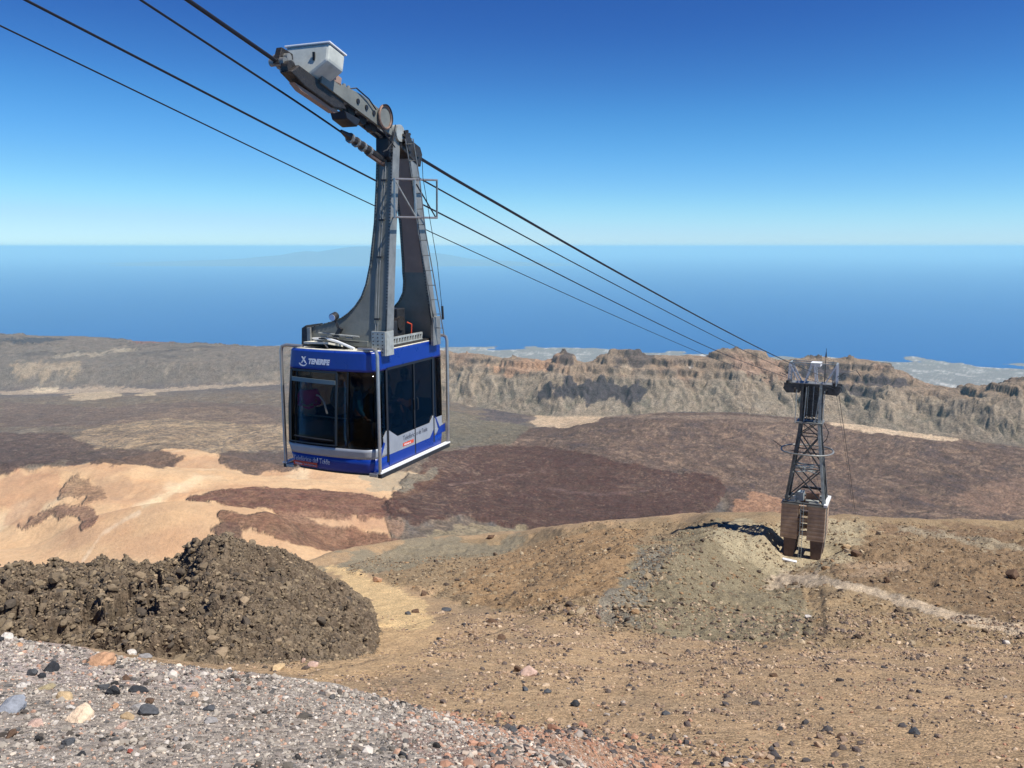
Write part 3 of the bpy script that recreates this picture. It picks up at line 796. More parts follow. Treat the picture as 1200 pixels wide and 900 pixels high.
mound_m = ground_mat("lava_rubble", 2.5, 11.0, 0.16, 0.26, 0.9, 0.07, tint=0.05, cells=0.25, cscale=6.0)
mnd.build("dark_lava_mound", Cm, mound_m)

# ------------------------------------------------------------------ loose stones
def rock_bm(seed, sub=2, rough=0.28, squash=(1, 1, 0.7)):
    bm = bmesh.new()
    bmesh.ops.create_icosphere(bm, subdivisions=sub, radius=1.0)
    o = Vector((seed * 13.7, seed * 3.1, seed * 7.7))
    rnd = random.Random(seed)
    cuts = [(Vector([rnd.gauss(0, 1) for _ in range(3)]).normalized(), rnd.uniform(0.5, 0.85)) for _ in range(7)]
    for v in bm.verts:
        p = v.co.copy()
        k = 1 + rough * mnoise.noise(p * 1.1 + o) + rough * 0.6 * mnoise.noise(p * 2.7 + o)
        p = p * k
        for nrm, d in cuts:                                 # broken faces
            e = p.dot(nrm) - d
            if e > 0: p -= nrm * e * 0.9
        v.co = Vector((p.x * squash[0], p.y * squash[1], p.z * squash[2]))
    return bm

def stone_mat():
    m = bpy.data.materials.new("loose_stone"); m.use_nodes = True
    nt = m.node_tree; b = nt.nodes["Principled BSDF"]; L = nt.links.new
    b.inputs["Roughness"].default_value = 0.9; b.inputs["Specular IOR Level"].default_value = 0.2
    at = nt.nodes.new("ShaderNodeAttribute"); at.attribute_name = "tone"; at.attribute_type = "INSTANCER"
    tc = nt.nodes.new("ShaderNodeNewGeometry")
    n = nt.nodes.new("ShaderNodeTexNoise"); n.inputs["Scale"].default_value = 9.0; n.inputs["Detail"].default_value = 6
    L(tc.outputs["Position"], n.inputs["Vector"])
    mr = nt.nodes.new("ShaderNodeMapRange"); mr.inputs["To Min"].default_value = 0.6; mr.inputs["To Max"].default_value = 1.4
    L(n.outputs["Fac"], mr.inputs["Value"])
    sv = nt.nodes.new("ShaderNodeVectorMath"); sv.operation = "SCALE"
    L(at.outputs["Color"], sv.inputs[0]); L(mr.outputs[0], sv.inputs["Scale"]); L(sv.outputs[0], b.inputs["Base Color"])
    bp = nt.nodes.new("ShaderNodeBump"); bp.inputs["Distance"].default_value = 0.05; bp.inputs["Strength"].default_value = 0.6
    L(n.outputs["Fac"], bp.inputs["Height"]); L(bp.outputs[0], b.inputs["Normal"])
    return m
stone_m = stone_mat()
src_col = bpy.data.collections.new("stone_shapes")          # shapes the scattered gravel is made from
for i in range(8):
    me = bpy.data.meshes.new("stone_shape")
    bm = rock_bm(i + 1, 2 if i < 3 else 1, 0.42, (1, 0.7 + 0.06 * i, 0.6 + 0.06 * (i % 3))); bm.to_mesh(me); bm.free()
    me.materials.append(stone_m)
    src_col.objects.link(bpy.data.objects.new("stone_shape", me))

def scatter(name, pts, scl, tone, seed):
    n = len(pts)
    rs = np.random.RandomState(seed)
    me = bpy.data.meshes.new(name)
    me.vertices.add(n); me.vertices.foreach_set("co", np.asarray(pts, np.float32).ravel())
    a = me.attributes.new("rot", "FLOAT_VECTOR", "POINT")
    rot = np.stack([rs.uniform(-0.5, 0.5, n), rs.uniform(-0.5, 0.5, n), rs.uniform(0, 6.28, n)], -1)
    a.data.foreach_set("vector", rot.astype(np.float32).ravel())
    a = me.attributes.new("scl", "FLOAT", "POINT"); a.data.foreach_set("value", np.asarray(scl, np.float32))
    a = me.attributes.new("pick", "INT", "POINT"); a.data.foreach_set("value", rs.randint(0, 8, n).astype(np.int32))
    a = me.attributes.new("tone", "FLOAT_COLOR", "POINT")
    c4 = np.ones((n, 4), np.float32); c4[:, :3] = tone; a.data.foreach_set("color", c4.ravel())
    me.materials.append(stone_m)
    o = bpy.data.objects.new(name, me); col.objects.link(o)
    ng = bpy.data.node_groups.new(name + "_nodes", "GeometryNodeTree")
    ng.interface.new_socket("Geometry", in_out="INPUT", socket_type="NodeSocketGeometry")
    ng.interface.new_socket("Geometry", in_out="OUTPUT", socket_type="NodeSocketGeometry")
    N = ng.nodes.new
    gi, go = N("NodeGroupInput"), N("NodeGroupOutput")
    ci = N("GeometryNodeCollectionInfo"); ci.inputs["Collection"].default_value = src_col
    ci.inputs["Separate Children"].default_value = True; ci.inputs["Reset Children"].default_value = True
    iop = N("GeometryNodeInstanceOnPoints"); iop.inputs["Pick Instance"].default_value = True
    def attr(nm, t):
        x = N("GeometryNodeInputNamedAttribute"); x.data_type = t; x.inputs["Name"].default_value = nm; return x.outputs["Attribute"]
    L = ng.links.new
    L(gi.outputs[0], iop.inputs["Points"]); L(ci.outputs[0], iop.inputs["Instance"])
    L(attr("pick", "INT"), iop.inputs["Instance Index"])
    er = N("FunctionNodeEulerToRotation"); L(attr("rot", "FLOAT_VECTOR"), er.inputs[0]); L(er.outputs[0], iop.inputs["Rotation"])
    L(attr("scl", "FLOAT"), iop.inputs["Scale"])
    L(iop.outputs[0], go.inputs[0])
    md = o.modifiers.new("scatter", "NODES"); md.node_group = ng
    return tag(o, kind="stuff")

rs = np.random.RandomState(11)
def area_points(n, u0, u1, y0, y1, power=1.0):
    """random plan points, about evenly dense on the ground"""
    u = rs.uniform(u0, u1, n)
    y = (y0 ** 2 + rs.rand(n) * (y1 ** 2 - y0 ** 2)) ** 0.5
    return u * y, y
def tones(n, pal, w, jit=0.18):
    pal = np.array(pal); w = np.array(w) / np.sum(w)
    c = pal[rs.choice(len(pal), n, p=w)]
    return c * (1 + rs.uniform(-jit, jit, (n, 1)))

def near_val(g, field, x, y):
    i = np.clip(np.interp(x / y, g.u, np.arange(len(g.u))).round().astype(int), 0, len(g.u) - 1)
    j = np.clip(np.interp(y, g.Y, np.arange(len(g.Y))).round().astype(int), 0, len(g.Y) - 1)
    return field[j, i]

grav = near.mask([(-300,745),(0,746),(100,762),(200,778),(320,792),(400,805),(500,832),(620,868),(740,925),(-300,940)], warp=0.01, wl=3, soft=6, seed=0)
pinkm = near.mask([(430,840),(560,835),(700,850),(900,880),(1000,925),(560,925)], warp=0.02, wl=4, soft=8, seed=1)
chan = near.mask([(375,660),(410,668),(450,680),(500,703),(520,735),(500,760),(440,790),(370,795),(340,786),(380,765),(436,742),(430,705),(395,682)], warp=0.01, wl=5, soft=6, seed=2)
# grey gravel slope
x, y = area_points(95000, -0.72, 0.25, 4.5, 13)
k = rs.rand(len(x)) < near_val(near, grav, x, y)
x, y = x[k], y[k]
s = np.clip(0.0075 * np.exp(rs.randn(len(x)) * 0.72), 0.0035, 0.055) * (0.75 + y / 30)
t = tones(len(x), [(0.37,0.325,0.265),(0.1,0.094,0.088),(0.48,0.43,0.37),(0.42,0.26,0.18),(0.23,0.195,0.165),(0.6,0.5,0.39)], [5,1.8,2,1.3,3.5,0.7])
cz = fbm(x / 0.9, y / 1.2, 4, 411)
dark = (rs.rand(len(x)) < smooth(0.0, 0.4, cz) * 0.5); t[dark] = t[dark] * 0.32
s = s * (0.8 + 0.5 * smooth(-0.1, 0.4, cz) * (rs.rand(len(x)) < 0.5))
scatter("gravel", np.stack([x, y, near.height(x, y) + s * 0.15], -1), s, t, 1)
x, y = area_points(26000, -0.15, 0.2, 4.5, 15)
k = rs.rand(len(x)) < smooth(-0.14, 0.02, x / y) * 0.9
x, y = x[k], y[k]
s = np.clip(0.009 * np.exp(rs.randn(len(x)) * 0.75), 0.004, 0.06)
t = tones(len(x), [(0.36,0.2,0.13),(0.07,0.062,0.06),(0.45,0.36,0.28),(0.28,0.21,0.16)], [3,1.6,1.5,2])
scatter("gravel", np.stack([x, y, near.height(x, y) + s * 0.15], -1), s, t, 7)
# pink and dark cobbles at the lower right
x, y = area_points(16000, -0.2, 0.75, 13, 30)
k = rs.rand(len(x)) < near_val(near, pinkm, x, y) * 0.8 + 0.06
x, y = x[k], y[k]
s = np.clip(0.03 * np.exp(rs.randn(len(x)) * 0.65), 0.012, 0.17)
t = tones(len(x), [(0.07,0.062,0.06),(0.36,0.19,0.12),(0.42,0.3,0.2),(0.13,0.1,0.085),(0.34,0.29,0.24)], [3,2.6,2,2,1.2])
scatter("gravel", np.stack([x, y, near.height(x, y) + s * 0.15], -1), s, t, 2)
# the wide sand slope
x, y = area_points(240000, -0.45, 0.8, 14, 62)
cl = fbm(x / 3, y / 4, 4, 401, gain=0.6)
gx = near_val(near, np.clip(grav, 0, 1), x, y); cx = near_val(near, chan, x, y)
k = (rs.rand(len(x)) < smooth(-0.15, 0.5, cl) * 0.6 + 0.08) & (rs.rand(len(x)) > gx) & (rs.rand(len(x)) > cx * 0.9)
x, y = x[k], y[k]
s = np.clip(0.024 * np.exp(rs.randn(len(x)) * 0.72), 0.01, 0.15) * (0.55 + y / 60)
t = tones(len(x), [(0.11,0.085,0.07),(0.22,0.155,0.11),(0.34,0.235,0.15),(0.06,0.055,0.055),(0.48,0.36,0.24)], [2.2,3,4,0.8,2])
scatter("gravel", np.stack([x, y, near.height(x, y) + s * 0.15], -1), s, t, 3)
# rubble of the knoll and the right-hand face
x, y = area_points(120000, -0.28, 0.8, 48, 140)
kv = near_val(near, kn, x, y)
cl = fbm(x / 5, y / 6, 4, 405, gain=0.6)
rb = near_val(near, rub, x, y)
k = rs.rand(len(x)) < np.minimum(1, kv) * (smooth(-0.3, 0.5, cl) * 0.55 + 0.1) + rb * 0.8
pth = near_val(near, path, x, y)
k &= rs.rand(len(x)) > pth * 0.93
x, y = x[k], y[k]
dt = np.hypot(x - TOWER.x, y - TOWER.y - 1.5)
s = np.clip(0.07 * np.exp(rs.randn(len(x)) * 0.6), 0.03, 0.55) * np.where(dt < 5, 0.5, 1)
t = tones(len(x), [(0.24,0.18,0.11),(0.14,0.1,0.065),(0.36,0.28,0.18),(0.08,0.06,0.045),(0.27,0.17,0.09)], [4,3,2,1.5,2])
scatter("rubble", np.stack([x, y, near.height(x, y) + s * 0.2], -1), s, t, 4)
# clinker on the dark mound
x, y = area_points(210000, -0.72, -0.15, 33, 66)
cl = fbm(x / 3, y / 3, 3, 409)
lf = smooth(-0.3, -0.45, x / y)
mz = mnd.height(x, y); gz = near.height(x, y)
spill = smooth(-2.0, -0.1, mz - gz) * 0.12 * (x / y < -0.155)
k = ((mz > gz - 0.25) & (rs.rand(len(x)) < 0.75)) | (rs.rand(len(x)) < spill)
mz = np.maximum(mz, gz)
k &= near_val(mnd, cleft, x, y) < 0.35
x, y, mz, lf, cl = x[k], y[k], mz[k], lf[k], cl[k]
s = np.clip(0.024 * np.exp(rs.randn(len(x)) * 0.75), 0.011, 0.4) * (1 + 0.5 * lf)
t = tones(len(x), [(0.185,0.14,0.09),(0.09,0.072,0.053),(0.24,0.183,0.115),(0.31,0.23,0.145)], [4,3,3,0.7])
big = (rs.rand(len(x)) < 0.0008 * (0.3 + 1.6 * lf)); s[big] = rs.uniform(0.18, 0.45, big.sum())
scatter("clinker", np.stack([x, y, mz + s * 0.2], -1), s, t * 0.93, 5)
# stones rolled out at the foot of the mound
# ------------------------------------------------------------------ materials of built things
M = {
 "blue": new_mat("blue_paint", (0.005, 0.033, 0.25), 0.3, var=0.12, vscale=2.5),
 "silver": new_mat("silver_paint", (0.36, 0.38, 0.4), 0.38, metal=0.25, var=0.12, vscale=3),
 "cream": new_mat("cream_roof_paint", (0.68, 0.64, 0.52), 0.6, var=0.25, vscale=5),
 "white": new_mat("white_paint", (0.75, 0.75, 0.73), 0.5, var=0.12, vscale=6),
 "print": new_mat("white_print", (0.8, 0.8, 0.82), 0.5),
 "grey_print": new_mat("pale_print", (0.42, 0.45, 0.55), 0.5),
 "dark_print": new_mat("dark_print", (0.07, 0.08, 0.11), 0.5),
 "red": new_mat("orange_red_sticker", (0.62, 0.075, 0.028), 0.5, var=0.15, vscale=20),
 "black": new_mat("black_rubber_and_hollow", (0.012, 0.012, 0.013), 0.5),
 "dark": new_mat("dark_steel", (0.035, 0.036, 0.038), 0.5, metal=0.3, var=0.4, vscale=9, bump=0.4),
 "grease": new_mat("greasy_steel", (0.05, 0.043, 0.036), 0.45, metal=0.4, var=0.5, vscale=14, bump=0.6),
 "galv": new_mat("galvanised_steel", (0.28, 0.28, 0.255), 0.5, metal=0.45, var=0.3, vscale=4, bump=0.15),
 "galv_light": new_mat("pale_galvanised_steel", (0.44, 0.45, 0.4), 0.5, metal=0.3, var=0.3, vscale=6),
 "greygreen": new_mat("grey_green_steel_paint", (0.2, 0.205, 0.175), 0.6, metal=0.2, var=0.25, vscale=2.2, bump=0.2, bscale=14),
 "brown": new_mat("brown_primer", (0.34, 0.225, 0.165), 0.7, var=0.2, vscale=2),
 "tube": new_mat("stainless_tube", (0.44, 0.42, 0.38), 0.35, metal=0.7, var=0.15, vscale=9),
 "box": new_mat("weathered_white_cover", (0.5, 0.51, 0.44), 0.6, var=0.22, vscale=3.2, bump=0.1),
 "copper": new_mat("rusty_rim", (0.27, 0.17, 0.12), 0.5, metal=0.4, var=0.4, vscale=12),
 "rope": new_mat("rope_steel", (0.02, 0.02, 0.024), 0.5, metal=0.4),
 "inside": new_mat("cabin_interior", (0.05, 0.05, 0.055), 0.8, var=0.3, vscale=3),
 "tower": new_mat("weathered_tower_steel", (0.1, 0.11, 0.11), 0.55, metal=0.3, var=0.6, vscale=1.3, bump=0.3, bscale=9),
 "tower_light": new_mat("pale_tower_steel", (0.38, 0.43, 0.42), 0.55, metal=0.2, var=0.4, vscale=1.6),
 "skin": new_mat("skin", (0.5, 0.28, 0.19), 0.6),
 "sign_white": new_mat("white_slab", (0.7, 0.7, 0.68), 0.7, var=0.2, vscale=2),
}
def glass_mat(name, tint, gloss=0.08):
    m = bpy.data.materials.new(name); m.use_nodes = True
    nt = m.node_tree; nt.nodes.clear(); L = nt.links.new
    out = nt.nodes.new("ShaderNodeOutputMaterial")
    tr = nt.nodes.new("ShaderNodeBsdfTransparent"); tr.inputs[0].default_value = (*tint, 1)
    gl = nt.nodes.new("ShaderNodeBsdfGlossy"); gl.inputs["Roughness"].default_value = 0.05; gl.inputs["Color"].default_value = (0.85, 0.9, 0.95, 1)
    fr = nt.nodes.new("ShaderNodeFresnel"); fr.inputs[0].default_value = 1.45
    nz = nt.nodes.new("ShaderNodeTexNoise"); nz.inputs["Scale"].default_value = 1.2
    bp = nt.nodes.new("ShaderNodeBump"); bp.inputs["Strength"].default_value = 0.05; bp.inputs["Distance"].default_value = 0.02
    L(nz.outputs["Fac"], bp.inputs["Height"]); L(bp.outputs[0], gl.inputs["Normal"]); L(bp.outputs[0], fr.inputs["Normal"])
    mx = nt.nodes.new("ShaderNodeMixShader")
    fm = nt.nodes.new("ShaderNodeMath"); fm.operation = "MULTIPLY"; fm.inputs[1].default_value = 0.2
    L(fr.outputs[0], fm.inputs[0]); L(fm.outputs[0], mx.inputs[0]); L(tr.outputs[0], mx.inputs[1]); L(gl.outputs[0], mx.inputs[2]); L(mx.outputs[0], out.inputs[0])
    return m
M["glass"] = glass_mat("tinted_glass", (0.68, 0.66, 0.64))
M["glass_dark"] = glass_mat("dark_tinted_glass", (0.4, 0.385, 0.37))

def concrete_mat():
    m = new_mat("board_marked_concrete", (0.42, 0.3, 0.21), 0.9, var=0.35, vscale=0.8)
    nt = m.node_tree; L = nt.links.new; b = nt.nodes["Principled BSDF"]
    tc = nt.nodes.new("ShaderNodeTexCoord")
    wv = nt.nodes.new("ShaderNodeTexWave"); wv.wave_type = "BANDS"; wv.bands_direction = "Z"; wv.inputs["Scale"].default_value = 0.55
    wv.inputs["Distortion"].default_value = 0.6; wv.inputs["Detail"].default_value = 3
    L(tc.outputs["Object"], wv.inputs["Vector"])
    bp = nt.nodes.new("ShaderNodeBump"); bp.inputs["Strength"].default_value = 0.6; bp.inputs["Distance"].default_value = 0.04
    src = b.inputs["Base Color"].links[0].from_socket
    dk = nt.nodes.new("ShaderNodeMapRange"); dk.inputs["From Min"].default_value = 0.0; dk.inputs["From Max"].default_value = 0.35; dk.inputs["To Min"].default_value = 0.8; dk.inputs["To Max"].default_value = 1.0
    L(wv.outputs["Fac"], dk.inputs["Value"])
    sv = nt.nodes.new("ShaderNodeVectorMath"); sv.operation = "SCALE"; L(src, sv.inputs[0]); L(dk.outputs[0], sv.inputs["Scale"]); L(sv.outputs[0], b.inputs["Base Color"])
    L(wv.outputs["Fac"], bp.inputs["Height"]); L(bp.outputs[0], b.inputs["Normal"])
    return m
M["concrete"] = concrete_mat()
M["concrete_dark"] = new_mat("dark_concrete", (0.13, 0.09, 0.075), 0.9, var=0.4, vscale=1.0, bump=0.5, bscale=6)  # darker concrete tone for the pier feet

class MB:
    """collects boxes, prisms and tubes into one mesh"""
    def __init__(self, off=(0, 0, 0)):
        self.bm = bmesh.new(); self.off = Vector(off)
    def _add(self, verts, faces, mat=None):
        vs = []
        for v in verts:
            v = Vector(v)
            if mat is not None: v = mat @ v
            vs.append(self.bm.verts.new(v - self.off))
        for f in faces:
            try: self.bm.faces.new([vs[i] for i in f])
            except ValueError: pass
        return vs
    def box(self, x0, x1, y0, y1, z0, z1, mat=None):
        v = [(x0,y0,z0),(x1,y0,z0),(x1,y1,z0),(x0,y1,z0),(x0,y0,z1),(x1,y0,z1),(x1,y1,z1),(x0,y1,z1)]
        self._add(v, [(3,2,1,0),(4,5,6,7),(0,1,5,4),(1,2,6,5),(2,3,7,6),(3,0,4,7)], mat); return self
    def prism(self, poly, axis, a, b, mat=None):
        """poly in the plane across the axis: axis x -> (y,z), y -> (x,z), z -> (x,y)"""
        def mk(p, t):
            return (t, p[0], p[1]) if axis == "x" else (p[0], t, p[1]) if axis == "y" else (p[0], p[1], t)
        n = len(poly)
        v = [mk(p, a) for p in poly] + [mk(p, b) for p in poly]
        f = [tuple(range(n))[::-1], tuple(range(n, 2 * n))] + [(i, (i + 1) % n, n + (i + 1) % n, n + i) for i in range(n)]
        self._add(v, f, mat); return self
    def loft(self, rings, closed=True, cap=True):
        """rings: lists of points, all of one length"""
        n = len(rings[0]); v = [p for r in rings for p in r]; f = []
        for k in range(len(rings) - 1):
            for i in range(n if closed else n - 1):
                j = (i + 1) % n
                f.append((k * n + i, k * n + j, (k + 1) * n + j, (k + 1) * n + i))
        if cap and closed:
            f.append(tuple(range(n))[::-1]); f.append(tuple(range((len(rings) - 1) * n, len(rings) * n)))
        self._add(v, f); return self
    def tube(self, pts, r, seg=8, closed=False, cap=True):
        pts = [Vector(p) for p in pts]; n = len(pts)
        rr = r if isinstance(r, (list, tuple)) else [r] * n
        up = Vector((0, 0, 1)); rings = []; side = None
        for i, p in enumerate(pts):
            if closed: d = pts[(i + 1) % n] - pts[i - 1]
            else: d = pts[min(i + 1, n - 1)] - pts[max(i - 1, 0)]
            d.normalize()
            if side is None:
                side = d.cross(up if abs(d.z) < 0.9 else Vector((0, 1, 0))).normalized()
            else:
                side = (side - d * side.dot(d)).normalized()
            o = d.cross(side)
            rings.append([p + side * (rr[i] * math.cos(2 * math.pi * k / seg)) + o * (rr[i] * math.sin(2 * math.pi * k / seg)) for k in range(seg)])
        if closed: rings.append(rings[0])
        self.loft(rings, cap=cap and not closed); return self
    def cyl(self, a, b, r, seg=12, r2=None):
        return self.tube([a, b], [r, r if r2 is None else r2], seg)
    def beam(self, a, b, w, h=None):
        """square bar from a to b"""
        a, b = Vector(a), Vector(b); d = (b - a).normalized(); h = h or w
        s = d.cross(Vector((0, 0, 1)) if abs(d.z) < 0.95 else Vector((0, 1, 0))).normalized(); o = s.cross(d)
        c = lambda p: [p + s * w / 2 + o * h / 2, p - s * w / 2 + o * h / 2, p - s * w / 2 - o * h / 2, p + s * w / 2 - o * h / 2]
        self.loft([c(a), c(b)]); return self
    def sphere(self, c, r, sx=1, sy=1, sz=1):
        t = bmesh.new(); bmesh.ops.create_uvsphere(t, u_segments=12, v_segments=8, radius=r)
        vs = [Vector(c) + Vector((v.co.x * sx, v.co.y * sy, v.co.z * sz)) for v in t.verts]
        t.verts.index_update(); fs = [[v.index for v in f.verts] for f in t.faces]; t.free()
        self._add(vs, fs); return self
    def build(self, name, mat, parent=None, smooth=False, bevel=0.0, solid=0.0, label=None):
        bmesh.ops.remove_doubles(self.bm, verts=self.bm.verts, dist=1e-5)
        bmesh.ops.recalc_face_normals(self.bm, faces=self.bm.faces)
        me = bpy.data.meshes.new(name); self.bm.to_mesh(me); self.bm.free()
        if smooth:
            me.polygons.foreach_set("use_smooth", [True] * len(me.polygons))
            me.set_sharp_from_angle(angle=R(35))
        me.materials.append(mat)
        o = bpy.data.objects.new(name, me); col.objects.link(o)
        if parent: o.parent = parent
        if solid:
            md = o.modifiers.new("thick", "SOLIDIFY"); md.thickness = solid; md.offset = -1
        if bevel:
            md = o.modifiers.new("bevel", "BEVEL"); md.width = bevel; md.segments = 2; md.limit_method = "ANGLE"; md.angle_limit = R(40)
        if label: o["label"] = label
        return o

# ------------------------------------------------------------------ the cable car
CAZ = math.atan(0.42)                                   # heading of the line, clockwise from straight ahead
EX = Vector((math.cos(CAZ), -math.sin(CAZ), 0)); EY = Vector((math.sin(CAZ), math.cos(CAZ), 0))
CO = P(441, 553, 17.0)                                  # lower near right-hand corner of the cabin
def cabin_world(x, y, z): return CO + EX * x + EY * y + Vector((0, 0, z))
COFF = Vector((-1.06, 1.6, 0))
car = empty("cable_car", cabin_world(*COFF), -CAZ)
tag(car, "blue and silver cable car with dark windows hanging from tall grey hanger above the slope", "cable car")
B = lambda: MB(COFF)

W_, L_ = 2.17, 3.1
def bulge(z):
    return float(np.interp(z, [-0.09, -0.05, 0.1, 0.45, 1.2, 2.05, 2.42, 2.47], [-0.06, -0.01, 0.03, 0.09, 0.075, 0.02, -0.01, -0.06]))
def outline(z, off=0.0):
    """points round the cabin from the rear right corner, along the back, left, front to the front right corner, then the side"""
    b = bulge(z) + off; br = 0.0 + off                   # the door side is flat
    x0, x1, y0, y1 = -W_ - b, br, -b * 0.9, L_ + b * 0.9
    r = 0.3; pts = []
    def arc(cx, cy, a0, a1, n=7):
        return [(cx + r * math.cos(a0 + (a1 - a0) * k / n), cy + r * math.sin(a0 + (a1 - a0) * k / n)) for k in range(n + 1)]
    def line(p, q, n, bow=0.0, ax=1):
        o = []
        for k in range(1, n):
            t = k / n; w = bow * 4 * t * (1 - t)
            o.append((p[0] + (q[0] - p[0]) * t + (w if ax == 0 else 0), p[1] + (q[1] - p[1]) * t + (w if ax == 1 else 0)))
        return o
    A = arc(x1 - r, y0 + r, 0, -math.pi / 2); Bc = arc(x0 + r, y0 + r, -math.pi / 2, -math.pi)
    Cc_ = arc(x0 + r, y1 - r, math.pi, math.pi / 2); D = arc(x1 - r, y1 - r, math.pi / 2, 0)
    pts = A + line(A[-1], Bc[0], 12, -0.06) + Bc + line(Bc[-1], Cc_[0], 12) + Cc_ + line(Cc_[-1], D[0], 12, 0.06) + D + line(D[-1], A[0], 14)
    return pts                                            # 8 + 11 + 8 + 11 + 8 + 11 + 8 + 13
NOUT = len(outline(0))
iA, iF, iB_, iL, iC, iBk, iD = 0, 8, 19, 27, 38, 46, 57    # starts: corner, front, corner, left, corner, back, corner
iS = 65
def strip(zs, i0, i1, off=0.0):
    rings = []
    for zz in zs:
        z_ = zz if not callable(zz) else None
        o = outline(zz, off); rings.append([(o[i % NOUT][0], o[i % NOUT][1], zz) for i in range(i0, i1 + 1)])
    return B().loft(rings, closed=False)
def full(zs, off=0.0, cap=False):
    return B().loft([[(p[0], p[1], zz) for p in outline(zz, off)] for zz in zs], closed=True, cap=cap)
full([-0.09, -0.05, 0.0, 0.1, 0.24]).build("lower_panel", M["blue"], car, smooth=True, solid=0.02)
full([0.24, 0.3, 0.38, 0.45]).build("silver_band", M["silver"], car, smooth=True, solid=0.02)
full([2.05, 2.1, 2.25, 2.36, 2.42, 2.46]).build("upper_band", M["blue"], car, smooth=True, solid=0.03)
B().prism(outline(2.46), "z", 2.44, 2.475).build("roof", M["cream"], car, bevel=0.01)
B().prism(outline(-0.09), "z", -0.12, -0.091).build("underfloor", M["dark"], car)
B().prism([(p[0] * 0.97 - 0.03, p[1] * 0.98 + 0.03) for p in outline(0.3)], "z", 0.1, 0.16).build("floor", M["inside"], car)
B().prism([(p[0] * 0.96 - 0.03, p[1] * 0.98 + 0.03) for p in outline(2.3)], "z", 2.30, 2.35).build("ceiling", M["inside"], car)
# black lining added inside the lower panes to make them look dark
zg = [0.45, 0.7, 1.2, 1.7, 2.05]
def pane(i0, i1, mat="glass_dark", name="window"):
    return strip(zg, i0, i1, -0.004).build(name, M[mat], car, smooth=True, solid=0.008)
pane(0, 9)                                               # front right wrap-round
pane(9, 19, "glass"); pane(19, 27)
pane(27, 32); pane(32, 38); pane(38, 46); pane(46, 51); pane(51, 57); pane(57, 65)
strip([0.4, 0.7, 1.0], 0, 65, -0.05).build('dark_lining', M['black'], car, smooth=True, solid=0.01)
B().box(-0.06, -0.03, 0.3, 2.8, 0.1, 0.75).build('dark_lining', M['black'], car)
# side glazing by the doors
def side_plate(name, poly, x0, x1, mat, parent=None, **k):
    return B().prism(poly, "x", x0, x1).build(name, mat, parent or car, **k)
side_plate("window", [(0.3,0.66),(0.45,0.80),(0.45,2.05),(0.3,2.05)], -0.012, -0.004, M["glass_dark"])
side_plate("window", [(2.52,0.66),(2.92,0.66),(2.92,2.05),(2.52,2.05)], -0.012, -0.004, M["glass"])
side_plate("silver_panel", [(0.3,0.42),(0.45,0.42),(0.45,0.79),(0.3,0.645)], -0.012, 0.004, M["silver"])
side_plate("silver_panel", [(2.52,0.42),(2.92,0.42),(2.92,0.65),(2.52,0.65)], -0.012, 0.004, M["silver"])
side_plate("blue_slash", [(0.1,0.24),(0.19,0.24),(0.36,0.52),(0.3,0.56)], 0.005, 0.009, M["blue"])
side_plate("blue_slash", [(2.56,0.7),(2.62,0.66),(2.8,0.40),(2.72,0.38)], 0.005, 0.009, M["blue"])
side_plate("blue_slash", [(2.62,0.24),(3.1,0.24),(3.1,0.44),(2.78,0.40)], 0.004, 0.007, M["blue"])
# frame posts
for i in (9, 19, 27, 38, 46, 57, 65):
    o0 = [(outline(z_, -0.03)[i % NOUT][0], outline(z_, -0.03)[i % NOUT][1], z_) for z_ in (0.4, 0.8, 1.4, 2.08)]
    B().tube(o0, 0.03, 6).build("window_post", M["black"], car)
for y_ in (0.47, 2.5):
    B().box(-0.03, 0.012, y_ - 0.035, y_ + 0.035, 0.1, 2.06).build("door_post", M["black"], car)
B().box(-0.03, 0.016, 0.5, 2.5, 2.04, 2.09).build("door_rail", M["black"], car)
# two door leaves
def door(glass_poly, silver_poly, blue_poly):
    d = side_plate("door", [(p[0], p[1]) for p in blue_poly], -0.014, 0.022, M["blue"], bevel=0.004)
    side_plate("door_panel", silver_poly, -0.014, 0.021, M["silver"], d)
    side_plate("door_window", glass_poly, -0.002, 0.008, M["glass_dark"], d)
    return d
d1_ = door([(0.505,2.04),(1.585,2.04),(1.585,0.586),(0.87,0.576),(0.505,0.775)], [(0.505,0.77),(0.86,0.572),(1.585,0.582),(1.585,0.243),(0.505,0.253)], [(0.505,0.25),(1.585,0.24),(1.585,0.02),(0.505,0.02)])
d2_ = door([(1.635,2.04),(2.465,2.04),(2.465,0.735),(2.3,0.59),(1.635,0.587)], [(1.635,0.583),(2.3,0.586),(2.465,0.73),(2.465,0.40),(2.28,0.243),(1.635,0.243)], [(1.635,0.24),(2.28,0.24),(2.465,0.39),(2.465,0.02),(1.635,0.02)])
B().box(-0.02, 0.018, 1.588, 1.632, 0.03, 2.05).build("door_seal", M["black"], car)
for yy in (1.53, 1.69):
    B().tube([(0.03, yy, 1.0), (0.06, yy, 1.03), (0.06, yy, 1.25), (0.03, yy, 1.28)], 0.012, 6).build("door_handle", M["black"], d1_ if yy < 1.6 else d2_)
